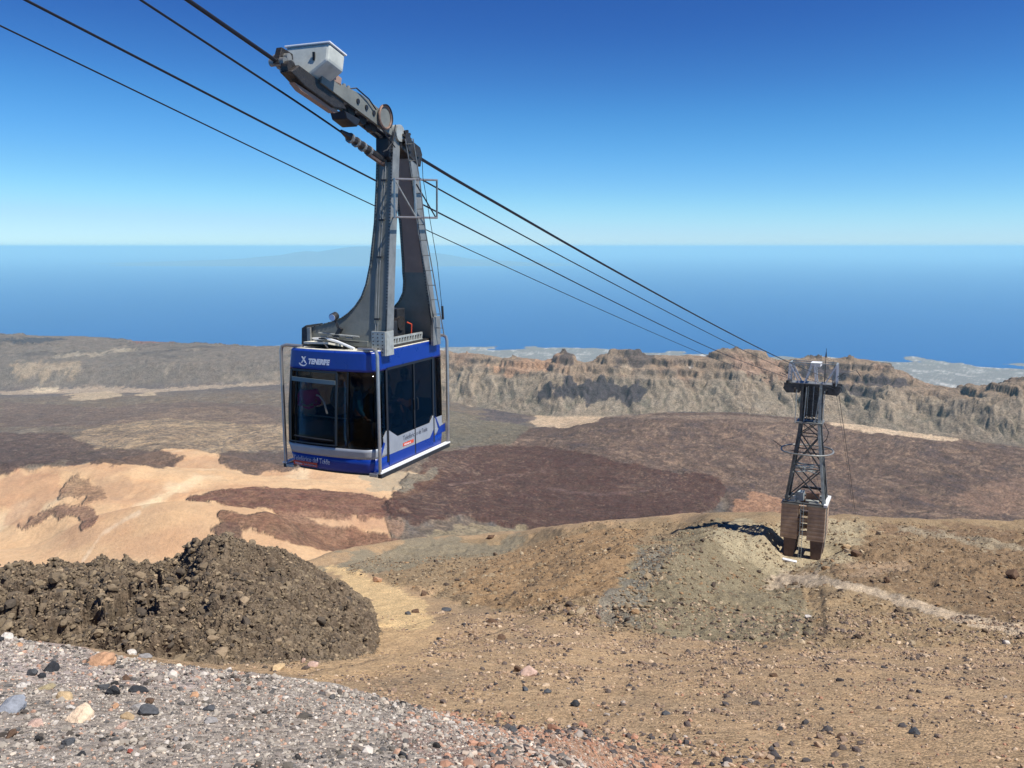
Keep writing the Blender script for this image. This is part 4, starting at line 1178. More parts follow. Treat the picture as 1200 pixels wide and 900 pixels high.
# front window frame, sash rail and handle
def front_y(x, z, off=0.0):
    o = outline(z, off); f = [p for p in o[8:20]]
    xs = [p[0] for p in f][::-1]; ys = [p[1] for p in f][::-1]
    return float(np.interp(x, xs, ys))
def front_bar(x0, x1, z0, z1, w, name, mat, dep=0.035, parent=None, off=0.012):
    m = B(); n = 8; rings = []
    for k in range(n + 1):
        x = x0 + (x1 - x0) * k / n; z_ = z0 + (z1 - z0) * k / n; y = front_y(x, z_) - off
        if abs(x1 - x0) > abs(z1 - z0): rings.append([(x, y, z_ - w / 2), (x, y, z_ + w / 2), (x, y + dep, z_ + w / 2), (x, y + dep, z_ - w / 2)])
        else: rings.append([(x - w / 2, y, z_), (x + w / 2, y, z_), (x + w / 2, y + dep, z_), (x - w / 2, y + dep, z_)])
    m.loft(rings); return m.build(name, mat, parent or car)
fx0, fx1 = -2.0, -0.83
fr_m = new_mat("window_frame_grey", (0.035, 0.04, 0.045), 0.4, metal=0.3)
for a in [(fx0, fx0 - 0.06, 2.02, 0.5, 0.045), (fx1, fx1 - 0.04, 2.0, 0.5, 0.045), (fx0, fx1, 2.02, 2.02, 0.04), (fx0 - 0.05, fx1 - 0.04, 0.5, 0.5, 0.03)]:
    front_bar(*a, "window_frame", fr_m)
front_bar(fx0 + 0.03, fx1 - 0.03, 1.83, 1.81, 0.085, "window_rail", new_mat("sash_grey", (0.13, 0.17, 0.18), 0.4, metal=0.3), off=0.03)
front_bar(fx0 + 0.05, fx1 - 0.1, 0.62, 0.6, 0.02, "window_rail", M["dark"], off=0.02)
B().tube([(-1.42, front_y(-1.42, 1.55) + 0.12, 1.50), (-1.33, front_y(-1.3, 1.5) + 0.12, 1.48), (-1.22, front_y(-1.2, 1.4) + 0.12, 1.36), (-1.15, front_y(-1.15, 1.2) + 0.12, 1.13)], 0.022, 8).build("grab_handle", M["white"], car, smooth=True)
for x_ in (-1.9, -0.3):
    B().tube([(x_, 0.5, 0.16), (x_, 0.5, 2.3)], 0.02, 8).build("grab_pole", M["tube"], car)
B().tube([(-1.95, 0.3, 1.0), (-1.0, 0.22, 1.0), (-0.3, 0.3, 1.0)], 0.018, 8).build("hand_rail", M["tube"], car)

# lettering
def lettering(s, size, mat, name, parent, shear=0.0, width=None, extrude=0.002, bold=0.0):
    cu = bpy.data.curves.new(name, "FONT"); cu.body = s; cu.size = size; cu.extrude = extrude; cu.shear = shear; cu.offset = bold
    cu.resolution_u = 3
    t = bpy.data.objects.new(name, cu); col.objects.link(t)
    dg = bpy.context.evaluated_depsgraph_get(); me = bpy.data.meshes.new_from_object(t.evaluated_get(dg))
    bpy.data.objects.remove(t); bpy.data.curves.remove(cu)
    if width:
        xs = [v.co.x for v in me.vertices]; k = width / (max(xs) - min(xs)); mn = min(xs)
        for v in me.vertices: v.co.x = (v.co.x - mn) * k
    me.materials.clear(); me.materials.append(mat)
    o = bpy.data.objects.new(name, me); col.objects.link(o); o.parent = parent
    return o
def on_front(o, x, z, tilt=0.0):
    y = front_y(x, z) - 0.012
    y2 = front_y(x + 0.5, z) - 0.012
    o.rotation_euler = (math.pi / 2 - tilt, 0, math.atan2(y2 - y, 0.5))
    o.location = Vector((x, min(y, y2 + 0.0) if abs(y - y2) < 0.002 else y, z)) - COFF
    return o
on_front(lettering("TENERIFE", 0.145, M["print"], "lettering", car, shear=0.25, width=0.54, bold=0.009), -1.53, 2.17, 0.05)
# the X with a smile beside the name
m = B(); yv = front_y(-1.66, 2.2) - 0.006
m.prism([(-1.735, 2.175), (-1.70, 2.175), (-1.60, 2.31), (-1.635, 2.31)], "y", yv - 0.004, yv)
m.prism([(-1.60, 2.175), (-1.635, 2.175), (-1.72, 2.31), (-1.685, 2.31)], "y", yv - 0.0045, yv - 0.0005)
arc_ = [(-1.68 + 0.11 * math.cos(a), 2.19 + 0.085 * math.sin(a)) for a in np.linspace(math.pi * 1.08, math.pi * 1.92, 12)]
arc2 = [(-1.68 + 0.08 * math.cos(a), 2.185 + 0.055 * math.sin(a)) for a in np.linspace(math.pi * 1.92, math.pi * 1.08, 12)]
m.prism(arc_ + arc2, "y", yv - 0.005, yv - 0.001)
m.build("emblem", M["print"], car)
on_front(lettering("Teleférico del Teide", 0.15, M["grey_print"], "lettering", car, width=0.98), -2.0, 0.09, 0.0).location.y -= 0.045
st = B()
st.loft([[(-2.02 + 0.64 * t, front_y(-2.02 + 0.64 * t, 0.1) - 0.02, zz) for t in np.linspace(0, 1, 6)] for zz in (-0.02, 0.07)], closed=False)
st.build("sticker", M["red"], car, solid=-0.004)
o = on_front(lettering("Volcano", 0.07, M["print"], "lettering", car, width=0.2), -1.97, 0.0, 0.0); o.location.y -= 0.05
o = on_front(lettering("Teide Experience", 0.05, M["grey_print"], "lettering", car, width=0.34), -1.74, 0.0, 0.0); o.location.y -= 0.05
def on_side(o, y, z, x=0.0235):
    o.rotation_euler = (math.pi / 2, 0, math.pi / 2); o.location = Vector((x, y, z)) - COFF; return o
on_side(lettering("Teleféric", 0.15, M["dark_print"], "lettering", car, width=0.5), 1.07, 0.43)
on_side(lettering("o del Teide", 0.15, M["dark_print"], "lettering", car, width=0.5), 1.66, 0.43)
side_plate("sticker", [(1.06,0.30),(1.53,0.30),(1.53,0.375),(1.06,0.375)], 0.0215, 0.0235, M["red"])
on_side(lettering("Volcano", 0.06, M["print"], "lettering", car, width=0.3), 1.1, 0.315, 0.026)

# bumper hoops and side rails
for sx, x_ in ((1, 0.075), (-1, -W_ - 0.115)):
    xi = x_ - sx * 0.5
    for (ya, yb) in ((0.03, 0.12), (3.09, 2.98)):
        B().tube([(xi, yb, 2.50), (x_ - sx * 0.12, ya + 0.02, 2.52), (x_ - sx * 0.03, ya, 2.49), (x_, ya, 2.40), (x_, ya, 1.2), (x_ , ya, 0.02), (x_ - sx * 0.01, ya, -0.05)], 0.036, 10).build("bumper_tube", M["tube"], car, smooth=True)
    B().box(x_ - 0.06, x_ + 0.04, 0.02, 3.1, -0.14, -0.045).build("side_rail", M["dark"], car, bevel=0.01)
    B().box(x_ - 0.065, x_ + 0.045, 0.0, 3.12, -0.044, -0.012).build("rail_strip", M["white"], car, bevel=0.006)
    B().box(x_ - sx * 0.14 - 0.1, x_ - sx * 0.14 + 0.1, -0.02, 0.10, -0.12, -0.04).build("rail_foot", M["tube"], car, bevel=0.015)
for k in range(9):
    B().box(-0.25, 0.0, 0.4 + k * 0.3, 0.46 + k * 0.3, -0.1, -0.055).build("cross_bearer", M["dark"], car)

# roof gear
rg = B(); rg.loft([[(-1.75, 0.1, 2.56), (-1.1, 0.05, 2.58), (-0.95, 0.35, 2.50), (-1.6, 0.55, 2.56)], [(-1.75, 0.1, 2.60), (-1.1, 0.05, 2.62), (-0.95, 0.35, 2.54), (-1.6, 0.55, 2.60)]])
hat = rg.build("roof_hatch", M["cream"], car)
B().tube([(-1.85, 0.42, 2.62), (-1.3, 0.3, 2.66), (-1.0, 0.22, 2.62), (-0.55, 0.16, 2.50)], 0.03, 8).build("hatch_rail", M["white"], car)
B().tube([(-1.15, 0.1, 2.5), (-1.25, 0.08, 2.62)], 0.012, 6).build("hatch_stay", M["tube"], car)
B().box(-1.5, -0.75, 0.12, 0.5, 2.476, 2.483).build("hatch_dark_sheet", M["black"], car)  # black sheet standing in for the dark inside the open hatch
B().box(-1.9, -0.05, 0.42, 2.9, 2.48, 2.52).build("roof_deck", M["dark"], car)
B().box(-1.8, -0.35, 0.36, 0.62, 2.52, 2.64).build("cross_beam", M["greygreen"], car, bevel=0.01)
B().box(-0.98, -0.3, 0.9, 1.5, 2.52, 2.98).build("winch_box", M["dark"], car, bevel=0.02)
B().box(-1.7, -1.1, 0.9, 1.9, 2.52, 2.9).build("battery_box", M["greygreen"], car, bevel=0.02)
B().box(-0.75, -0.4, 1.65, 2.0, 2.52, 3.22).build("control_box", M["dark"], car, bevel=0.02)
B().cyl((-0.75, 1.75, 2.9), (-0.35, 1.75, 2.9), 0.16, 14).build("cable_drum", M["grease"], car, smooth=True)
B().tube([(-0.32, 2.1, 2.52), (-0.3, 2.1, 2.85), (-0.36, 2.0, 2.9)], 0.018, 6).build("lever", M["red"], car)
# perforated sill along the near roof edge
pf = B(); pf.box(-0.12, -0.08, 0.62, 2.2, 2.50, 2.54); pf.box(-0.12, -0.08, 0.62, 2.2, 2.64, 2.68)
for k in range(14): pf.beam((-0.1, 0.66 + k * 0.115, 2.52), (-0.1, 0.70 + k * 0.115, 2.66), 0.035)
pf.build("perforated_beam", M["galv_light"], car)
B().tube([(-0.03, 0.5, 2.5), (-0.03, 2.5, 2.5)], 0.02, 6).build("edge_rail", M["grease"], car)
for k in range(6):
    m = B(); y_ = 0.3 if k < 3 else 0.36
    m.tube([(-1.45 + k * 0.16, 0.28, 2.70 + 0.03 * (k % 2)), (-1.3 + k * 0.16, 0.28, 2.70 + 0.03 * (k % 2))], 0.022, 8)
    m.build("pipe_clamp", M["galv"], car)
B().tube([(-1.5, 0.29, 2.78), (-0.95, 0.27, 2.76), (-0.5, 0.27, 2.74)], 0.016, 6).build("pipe", M["galv_light"], car)
B().tube([(-1.5, 0.29, 2.66), (-0.95, 0.27, 2.64), (-0.5, 0.27, 2.62)], 0.016, 6).build("pipe", M["dark"], car)

# the hanger: two bolted columns that meet below the rope
def hx(z):
    xl = float(np.interp(z, [2.48,2.86,2.94,3.02,3.10,3.2,3.35,3.55,3.8,4.2,5.06,5.8,6.7], [-1.93,-1.87,-1.52,-1.24,-1.02,-0.87,-0.71,-0.57,-0.48,-0.41,-0.36,-0.37,-0.40]))
    xr = float(np.interp(z, [2.48,2.9,4.5,6.7], [0.045,0.08,0.03,-0.02]))
    return xl, xr
HZ = [2.52,2.7,2.86,2.9,2.94,2.98,3.02,3.06,3.10,3.15,3.2,3.27,3.35,3.45,3.55,3.67,3.8,4.0,4.2,4.6,5.06,5.4,5.8,6.3,6.68]
def wid(z, rear): return -0.09 * float(smooth(3.4, 4.2, z)) if rear else 0.0
def hy(z, rear=False):
    a = float(np.interp(z, [2.48, 6.7], [0.36, 1.02])); b_ = float(np.interp(z, [2.48, 6.7], [2.45, 1.62]))
    return b_ if rear else a
def column(rear):
    s = 1
    dep = 0.22
    def ring(z, x0, x1, ya, yb): return [(x0, ya, z), (x1, ya, z), (x1, yb, z), (x0, yb, z)]
    m = B(); rings = []
    for z_ in HZ:
        xl, xr = hx(z_); xl += wid(z_, rear); y = hy(z_, rear)
        rings.append(ring(z_, xl, xr - 0.03, y, y + dep))
    m.loft(rings)
    c = m.build("hanger_column", M["greygreen"], car)
    # flange strips down both edges, proud of the web
    for k, nm in ((0, "edge_flange"), (1, "side_flange")):
        rings = []
        for z_ in HZ:
            xl, xr = hx(z_); xl += wid(z_, rear); y = hy(z_, rear)
            xa, xb = (xl - 0.012, xl + 0.04) if k == 0 else (xr - 0.031, xr + 0.008)
            rings.append(ring(z_, xa, xb, y - 0.02, y + dep + 0.02))
        f = B().loft(rings).build(nm, M["galv"] if k else M["greygreen"], c); 
    # bolt heads
    bl = B(); 
    zz = 2.6; n = 0
    while zz < 6.6:
        xl, xr = hx(zz); xl += wid(zz, rear); y = hy(zz, rear) - 0.02
        for x_ in (xl + 0.018, xr - 0.015):
            bl.box(x_ - 0.011, x_ + 0.011, y - 0.014, y + 0.002, zz - 0.011, zz + 0.011); n += 1
        zz += 0.062 if (xl > -0.8) else 0.03
    # bolts on the flared foot
    b1 = bl.build("bolting", M["dark"], c); b1["kind"] = "stuff"
    return c
c1 = column(False); c2 = column(True)
# brown upper plate inside the rear column
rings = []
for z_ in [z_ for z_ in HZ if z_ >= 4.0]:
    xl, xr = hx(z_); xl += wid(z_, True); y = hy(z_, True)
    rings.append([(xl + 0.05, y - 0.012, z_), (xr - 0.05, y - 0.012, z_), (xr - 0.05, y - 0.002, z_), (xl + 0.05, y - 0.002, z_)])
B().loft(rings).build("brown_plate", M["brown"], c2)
# splice plate, foot plates
B().box(-0.22, 0.10, 0.30, 0.34, 2.36, 2.86).build("foot_plate", M["galv_light"], c1, bevel=0.004)
B().box(0.095, 0.115, 0.33, 0.62, 2.36, 2.86).build("foot_plate", M["galv_light"], c1, bevel=0.004)
B().box(0.05, 0.115, 2.35, 2.7, 2.36, 3.0).build("foot_plate", M["galv"], c2, bevel=0.004)
bb = B()
for k in range(6):
    for j in range(3): bb.box(-0.19 + j * 0.11, -0.168 + j * 0.11, 0.286, 0.302, 2.42 + k * 0.075, 2.442 + k * 0.075)
o = bb.build("bolting", M["dark"], c1); o["kind"] = "stuff"
B().prism([(-1.96, 2.5), (-1.94, 2.86), (-1.82, 2.93), (-1.80, 2.5)], "y", 0.30, 0.9).build("end_cap", M["dark"], c1, bevel=0.01)
B().box(-1.80, -1.72, 0.29, 0.34, 2.52, 2.88, Matrix.Shear("XZ", 4, (0.0, 0.0))).build("end_plate", M["galv"], c1)
# conduits down the front column
for dx in (-0.055, 0.0):
    B().tube([(-0.15 + dx + (0.03 if z_ < 4 else 0) * (4 - z_), hy(z_) - 0.045, z_) for z_ in (2.85, 3.3, 4.0, 4.8, 5.6, 6.5)], 0.009, 6).build("conduit", M["galv"], c1)
for z_ in (3.1, 4.35, 5.1, 5.9, 6.35):
    B().box(-0.23 + (0.03 if z_ < 4 else 0) * (4 - z_), -0.12 + (0.03 if z_ < 4 else 0) * (4 - z_), hy(z_) - 0.07, hy(z_) - 0.02, z_ - 0.02, z_ + 0.02).build("conduit_clamp", M["dark"], c1)
# lamp on the flared foot
lp = B().cyl((-1.07, 0.18, 3.12), (-1.07, 0.30, 3.15), 0.085, 14).build("work_lamp", M["dark"], c1, smooth=True)
B().cyl((-1.07, 0.165, 3.117), (-1.07, 0.18, 3.12), 0.07, 14).build("lamp_lens", new_mat("lamp_lens", (0.75, 0.75, 0.78), 0.15, metal=0.5), lp, smooth=True)
B().beam((-1.07, 0.28, 3.05), (-1.0, 0.34, 2.8), 0.05).build("lamp_bracket", M["dark"], c1)
B().beam((-0.95, 0.30, 2.9), (-1.1, 0.30, 2.66), 0.08).build("foot_strut", M["dark"], c1)
# maintenance cage and ladder on the side
cg = B()
X2 = 0.22
cage = [(X2, 0.60, 5.90), (X2, 2.42, 6.0), (X2, 2.40, 5.19), (X2, 0.58, 5.15)]
fr = B().tube(cage, 0.024, 8, closed=True).build("cage_frame", M["tube"], car)
B().tube([(X2, 1.45, 5.17), (X2, 1.42, 5.96)], 0.026, 8).build("cage_post", M["tube"], car)
B().tube([(X2, 0.62, 5.88), (X2, 1.46, 5.18)], 0.016, 6).build("cage_brace", M["galv_light"], car)
B().tube([(X2, 1.50, 5.85), (X2, 2.34, 5.2)], 0.016, 6).build("cage_brace", M["dark"], car)
for (y_, z_) in ((0.62, 5.9), (0.6, 5.15), (1.45, 5.96), (1.45, 5.17)):
    B().tube([(X2, y_, z_), (-0.02, max(0.9, min(y_, 1.7)), z_)], 0.016, 6).build("cage_arm", M["galv"], car)
for dx in (0.10, 0.28):
    B().tube([(dx, 1.28, 6.75), (dx, 1.55, 5.9), (dx, 1.75, 4.9), (dx, 2.55, 2.6)], 0.014, 6).build("ladder_rail", M["galv"], car)
lr = B()
for k in range(13):
    t = k / 12; p = [(1.28, 6.75), (1.55, 5.9), (1.75, 4.9), (2.55, 2.6)]
    z_ = 2.75 + t * 3.9; y_ = float(np.interp(z_, [2.6, 4.9, 5.9, 6.75], [2.55, 1.75, 1.55, 1.28]))
    B().tube([(0.10, y_, z_), (0.28, y_, z_)], 0.009, 5).build("rung", M["galv"], car)
B().tube([(0.3, 1.62, 6.4), (0.3, 1.64, 6.0), (0.32, 2.2, 4.2), (0.3, 2.45, 3.1)], 0.007, 5).build("drop_cord", M["rope"], car)
B().tube([(0.3, 2.44, 3.25), (0.3, 2.47, 2.95)], 0.03, 6).build("cord_weight", M["dark"], car)
# head of the hanger
B().box(-0.36, -0.02, 1.05, 1.8, 6.55, 6.82).build("hanger_head", M["galv_light"], car, bevel=0.02)
B().cyl((-0.40, 1.2, 6.86), (0.04, 1.2, 6.86), 0.17, 18).build("pivot_boss", M["galv_light"], car, smooth=True)
gw = B()
gw.cyl((0.02, 1.42, 6.78), (0.09, 1.42, 6.78), 0.11, 16)
for k in range(9):
    a = k * 2 * math.pi / 9
    gw.beam((0.055, 1.42 + 0.09 * math.cos(a), 6.78 + 0.09 * math.sin(a)), (0.055, 1.42 + 0.17 * math.cos(a), 6.78 + 0.17 * math.sin(a)), 0.045)
gw.build("gear_wheel", M["grease"], car)
B().cyl((-0.02, 0.62, 7.10), (0.03, 0.62, 7.10), 0.21, 24).build("pulley", M["greygreen"], car, smooth=True)
B().tube([(0.03, 0.62 + 0.22 * math.cos(a), 7.10 + 0.22 * math.sin(a)) for a in np.linspace(0, 2 * math.pi, 25)[:-1]], 0.028, 6, closed=True).build("pulley_rim", M["copper"], car, smooth=True)
B().tube([(0.06, 0.62 + 0.235 * math.cos(a), 7.10 + 0.235 * math.sin(a)) for a in np.linspace(-0.9, 2.0, 14)], 0.016, 6).build("hose", M["black"], car)
B().tube([(0.04, 0.30, 7.0), (0.06, 0.62, 6.72), (0.05, 0.95, 6.55), (0.05, 0.7, 6.5), (0.03, 0.5, 6.42)], 0.014, 6).build("hose", M["black"], car)
B().tube([(0.04, 1.0, 7.0), (0.05, 0.85, 6.65), (0.05, 0.6, 6.45)], 0.014, 6).build("hose", M["black"], car)
B().tube([(-0.1, -0.7, 7.42), (0.0, -0.35, 7.5), (0.02, 0.05, 7.36), (0.02, 0.3, 7.2)], 0.014, 6).build("hose", M["black"], car)

# the carriage: rides on the rope, s along the rope (uphill is negative), h above it
RS = -0.247
rd = Vector((0, 1, RS)).normalized(); rh = Vector((0, -RS, 1)).normalized()
def rp(x, s, h): return Vector((x, 0, 6.955)) + rd * s + rh * h
def rbox(m, x0, x1, s0, s1, h0, h1):
    v = [rp(x, s, h) for h in (h0, h1) for (x, s) in ((x0, s0), (x1, s0), (x1, s1), (x0, s1))]
    m._add(v, [(3,2,1,0),(4,5,6,7),(0,1,5,4),(1,2,6,5),(2,3,7,6),(3,0,4,7)]); return m
def rprism(m, poly, x0, x1):
    n = len(poly); v = [rp(x0, *p) for p in poly] + [rp(x1, *p) for p in poly]
    m._add(v, [tuple(range(n))[::-1], tuple(range(n, 2 * n))] + [(i, (i + 1) % n, n + (i + 1) % n, n + i) for i in range(n)]); return m
rprism(B(), [(-1.3, 0.08), (0.95, 0.0), (0.95, 0.36), (-0.1, 0.42), (-1.3, 0.30)], -0.36, -0.30).build("carriage_plate", M["dark"], car, bevel=0.008)
cp = rprism(B(), [(-1.5, 0.10), (0.95, 0.06), (0.95, 0.38), (-0.2, 0.42), (-1.5, 0.26)], -0.08, -0.02).build("carriage_plate", M["greygreen"], car, bevel=0.008)
for s_ in (-0.35, -0.05, 0.22):
    a = rp(-0.03, s_, 0.24); B().cyl(a, a + Vector((0.03, 0, 0)), 0.05, 10).build("hole_dark_disc", M["black"], cp)  # solid black disc painting in the dark of a hole
rprism(B(), [(-2.3, -0.04), (-2.1, 0.16), (-0.9, 0.14), (-0.6, -0.02), (-1.0, -0.14), (-1.9, -0.12)], -0.30, -0.06).build("brake_truck", M["grease"], car, bevel=0.02)
rprism(B(), [(-2.1, -0.14), (-1.9, -0.2), (-0.9, -0.2), (-0.75, -0.12)], -0.24, -0.12).build("brake_shoe", M["brown"], car)
rprism(B(), [(-0.75, -0.1), (-0.65, -0.22), (-0.3, -0.24), (-0.22, -0.06)], -0.34, 0.0).build("rocker", M["black"], car, bevel=0.02)
for s_ in (-2.2, -1.85, -1.5, -1.15, -0.75, -0.35, 0.05, 0.45):
    a = rp(-0.27, s_, 0.07); B().cyl(a, a + Vector((0.14, 0, 0)), 0.12, 14).build("sheave", M["grease"], car, smooth=True)
rprism(B(), [(0.9, 0.0), (0.98, -0.38), (1.16, -0.48), (1.16, 0.30)], -0.36, -0.04).build("hanger_joint", M["black"], car, bevel=0.02)
rprism(B(), [(1.25, 0.05), (1.6, 0.24), (2.08, 0.22), (2.2, 0.1), (2.18, -0.18), (1.9, -0.16), (1.3, -0.08)], -0.32, 0.02).build("lower_truck", M["grease"], car, bevel=0.02)
for s_ in (1.6, 1.95):
    a = rp(0.0, s_, 0.07); B().cyl(a, a + Vector((0.05, 0, 0)), 0.11, 14).build("sheave", M["grease"], car, smooth=True)
for k, s_ in enumerate((-1.05, -0.95, -0.82, -0.72, -0.6, -0.5)):
    a = rp(-0.1 - 0.03 * (k % 3), s_, 0.3 + 0.04 * (k % 2)); B().cyl(a, a + rh * (0.08 + 0.03 * (k % 3)), 0.035, 8).build("valve", M["galv"] if k % 2 else M["grease"], car)
rbox(B(), -0.22, -0.02, -1.25, -0.92, 0.28, 0.44).build("valve_block", M["brown"], car, bevel=0.01)
for s_, h_ in ((-2.27, 0.16), (-2.18, 0.27), (-2.08, 0.2), (-1.97, 0.16)):
    a = rp(-0.52, s_, h_); B().cyl(a, a + Vector((0.3, 0, 0)), 0.07, 12).build("spring_coil", M["galv"], car, smooth=True)
rprism(B(), [(-2.35, 0.1), (-2.3, 0.4), (-2.0, 0.42), (-1.9, 0.12)], -0.42, -0.3).build("bracket", M["grease"], car, bevel=0.01)
# pale machinery cover
def cover():
    m = B(); s0, s1 = -1.72, -1.22
    sec = [(-0.70, 0.70), (0.22, 0.70), (0.22, 0.39), (-0.14, 0.15), (-0.42, 0.15), (-0.48, 0.24), (-0.74, 0.40)]
    m.loft([[rp(x, s0, h) for x, h in sec], [rp(x, s1, h) for x, h in sec]])
    return m.build("machine_cover", M["box"], car, bevel=0.045)
cov = cover()
m = B(); sec = [(-0.72, 0.702), (-0.72, 0.73), (0.24, 0.73), (0.24, 0.702)]
m.loft([[rp(x, -1.74, h) for x, h in sec], [rp(x, -1.20, h) for x, h in sec]]); m.build("cover_lid", M["white"], cov, bevel=0.006)
a = rp(-0.06, -1.73, 0.5); B().box(a.x - 0.02, a.x + 0.02, a.y - 0.03, a.y, a.z - 0.09, a.z + 0.05).build("latch", M["black"], cov)
m = B(); rbox(m, -0.42, -0.14, -1.78, -1.15, 0.1, 0.17); m.build("cover_base", M["dark"], car)
m = B(); rbox(m, -0.40, -0.36, -1.92, -1.86, 0.1, 0.34); m.build("bracket", M["galv_light"], car)
# haul rope socket
p0 = cabin_world(0, 0, 0)
B().tube([(-0.2, -0.60, 6.70), (-0.2, -0.35, 6.63), (-0.2, 0.25, 6.47), (-0.2, 0.85, 6.30)], [0.03, 0.07, 0.085, 0.075], 10).build("rope_socket", M["grease"], car, smooth=True)
B().tube([(-0.2, 0.3, 6.38), (-0.2, 0.9, 6.22)], 0.05, 8).build("socket_arm", M["copper"], car)
for y_ in (-0.32, -0.12, 0.1, 0.32):
    z_ = 6.62 - (y_ + 0.35) * 0.265; B().cyl((-0.2, y_, z_), (-0.2, y_ + 0.05, z_ - 0.013), 0.1, 10).build("socket_collar", M["galv"], car)

# ------------------------------------------------------------------ lattice tower
TL = TOWER
A_ = cabin_world(-0.2, 1.0, 6.7)
def tower_frame(az):
    return Vector((math.cos(az), -math.sin(az), 0)), Vector((math.sin(az), math.cos(az), 0))
ex0, ey0 = tower_frame(CAZ)
S1 = TL + ex0 * 2.3 + Vector((0, 0, 24.1))
LAZ = math.atan2(S1.x - A_.x, S1.y - A_.y)
TX, TY = tower_frame(LAZ)
tow = empty("cable_tower", TL + TX * -0.6, -LAZ)
tag(tow, "tall steel lattice cable tower on brown concrete piers at the crest of the knoll", "cable tower")
Tn = lambda: MB((-0.6, 0, 0))
GY = 4.6
for (x0, x1) in ((-3.48, -1.29), (-0.05, 2.17)):
    for k, y0 in enumerate((0.0, GY - 1.5)):
        d = 1.5
        c = Tn().box(x0, x1, y0, y0 + d, 2.6, 7.35).build("concrete_pier", M["concrete"], tow, bevel=0.05)
        Tn().prism([(x0 + 0.45, 2.6), (x1 - 0.15 if x0 < -2 else x1 - 0.1, 2.6), (x1 - 0.5, -1.5), (x0 + 0.75, -1.5)], "y", y0 + 0.1, y0 + d - 0.1).build("pier_foot", M["concrete_dark"], c, bevel=0.03)
        Tn().box(x0 - 0.08, x1 + 0.08, y0 - 0.08, y0 + d + 0.08, 7.35, 7.5).build("pier_cap", M["galv"], c)
for z_ in (3.1, 4.9, 6.7):
    for y0 in (0.35, GY - 1.1):
        Tn().box(-1.29, -0.05, y0, y0 + 0.5, z_, z_ + 0.55).build("tie_beam", M["concrete"], tow, bevel=0.03)
    for x0 in (-2.9, 1.1):
        Tn().box(x0, x0 + 0.5, 1.5, GY - 1.5, z_, z_ + 0.55).build("tie_beam", M["concrete"], tow, bevel=0.03)
# pale frame on the piers, small hut, red-brown machine
Tn().box(1.9, 2.35, -0.15, GY + 0.3, 7.5, 7.8).build("pale_girder", M["white"], tow)
Tn().box(-3.3, 2.3, GY - 0.4, GY - 0.1, 7.5, 7.75).build("girder", M["tower_light"], tow)
Tn().box(-3.4, 2.2, 0.0, 0.3, 7.5, 7.72).build("girder", M["tower"], tow)
Tn().box(-1.9, -0.9, 1.6, 2.9, 7.5, 8.7).build("equipment_cabinet", M["tower_light"], tow, bevel=0.03)
Tn().box(-2.5, -1.9, 0.9, 1.5, 7.5, 8.2).build("equipment_cabinet", M["cream"], tow, bevel=0.03)
Tn().box(-0.7, 1.0, 2.6, 3.6, 7.5, 8.5).build("equipment_cabinet", M["copper"], tow, bevel=0.03, label="rusty brown cabinet")
Tn().box(-0.6, 1.1, 1.5, 2.2, 7.5, 7.7).build("deck_plate", M["galv_light"], tow)
Tn().box(-1.5, 1.4, 4.3, 4.6, 8.6, 8.9).build("girder", M["dark"], tow)
# legs
def leg_at(sx, sy, z):
    hw = float(np.interp(z, [7.5, 17.0, 19.0, 23.6], [2.45, 1.3, 1.17, 1.17])); hd = float(np.interp(z, [7.5, 17.0, 19.0, 23.6], [1.75, 1.05, 0.95, 0.95]))
    return Vector((-0.6 + sx * hw + 0.0, GY / 2 + sy * hd, z))
for sx in (-1, 1):
    for sy in (-1, 1):
        m = Tn(); zs_ = [7.5, 11, 14, 17.0, 19.0, 23.6]
        for a, b_ in zip(zs_[:-1], zs_[1:]): m.beam(leg_at(sx, sy, a), leg_at(sx, sy, b_ + 0.02), 0.34)
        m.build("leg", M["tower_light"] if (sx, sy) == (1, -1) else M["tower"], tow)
        if (sx, sy) == (1, -1):
            m = Tn(); 
            for a, b_ in zip(zs_[:-1], zs_[1:]): m.beam(leg_at(sx, sy, a) + Vector((0.2, 0.1, 0)), leg_at(sx, sy, b_) + Vector((0.2, 0.1, 0)), 0.14)
            m.build("leg_angle", M["tower"], tow)
faces = [((-1, -1), (1, -1)), ((1, -1), (1, 1)), ((1, 1), (-1, 1)), ((-1, 1), (-1, -1))]
def brace(a, b_, w=0.13, mat="tower"): return Tn().beam(a, b_, w).build("brace", M[mat], tow)
for (p, q) in faces:
    for z0, z1 in ((7.6, 12.2), (12.2, 16.6), (16.6, 18.6)):
        for (s, e) in ((p, q), (q, p)):
            brace(leg_at(*s, z0), leg_at(*e, z1), 0.16 if z0 < 16 else 0.12)
    for z_ in (12.2, 14.4, 16.6, 18.6): 
        brace(leg_at(*p, z_), leg_at(*q, z_), 0.12)
    for z0 in (18.7, 19.9, 21.1, 22.3):
        for (s, e) in ((p, q), (q, p)): brace(leg_at(*s, z0), leg_at(*e, z0 + 1.2), 0.1)
        brace(leg_at(*p, z0 + 1.2), leg_at(*q, z0 + 1.2), 0.1)
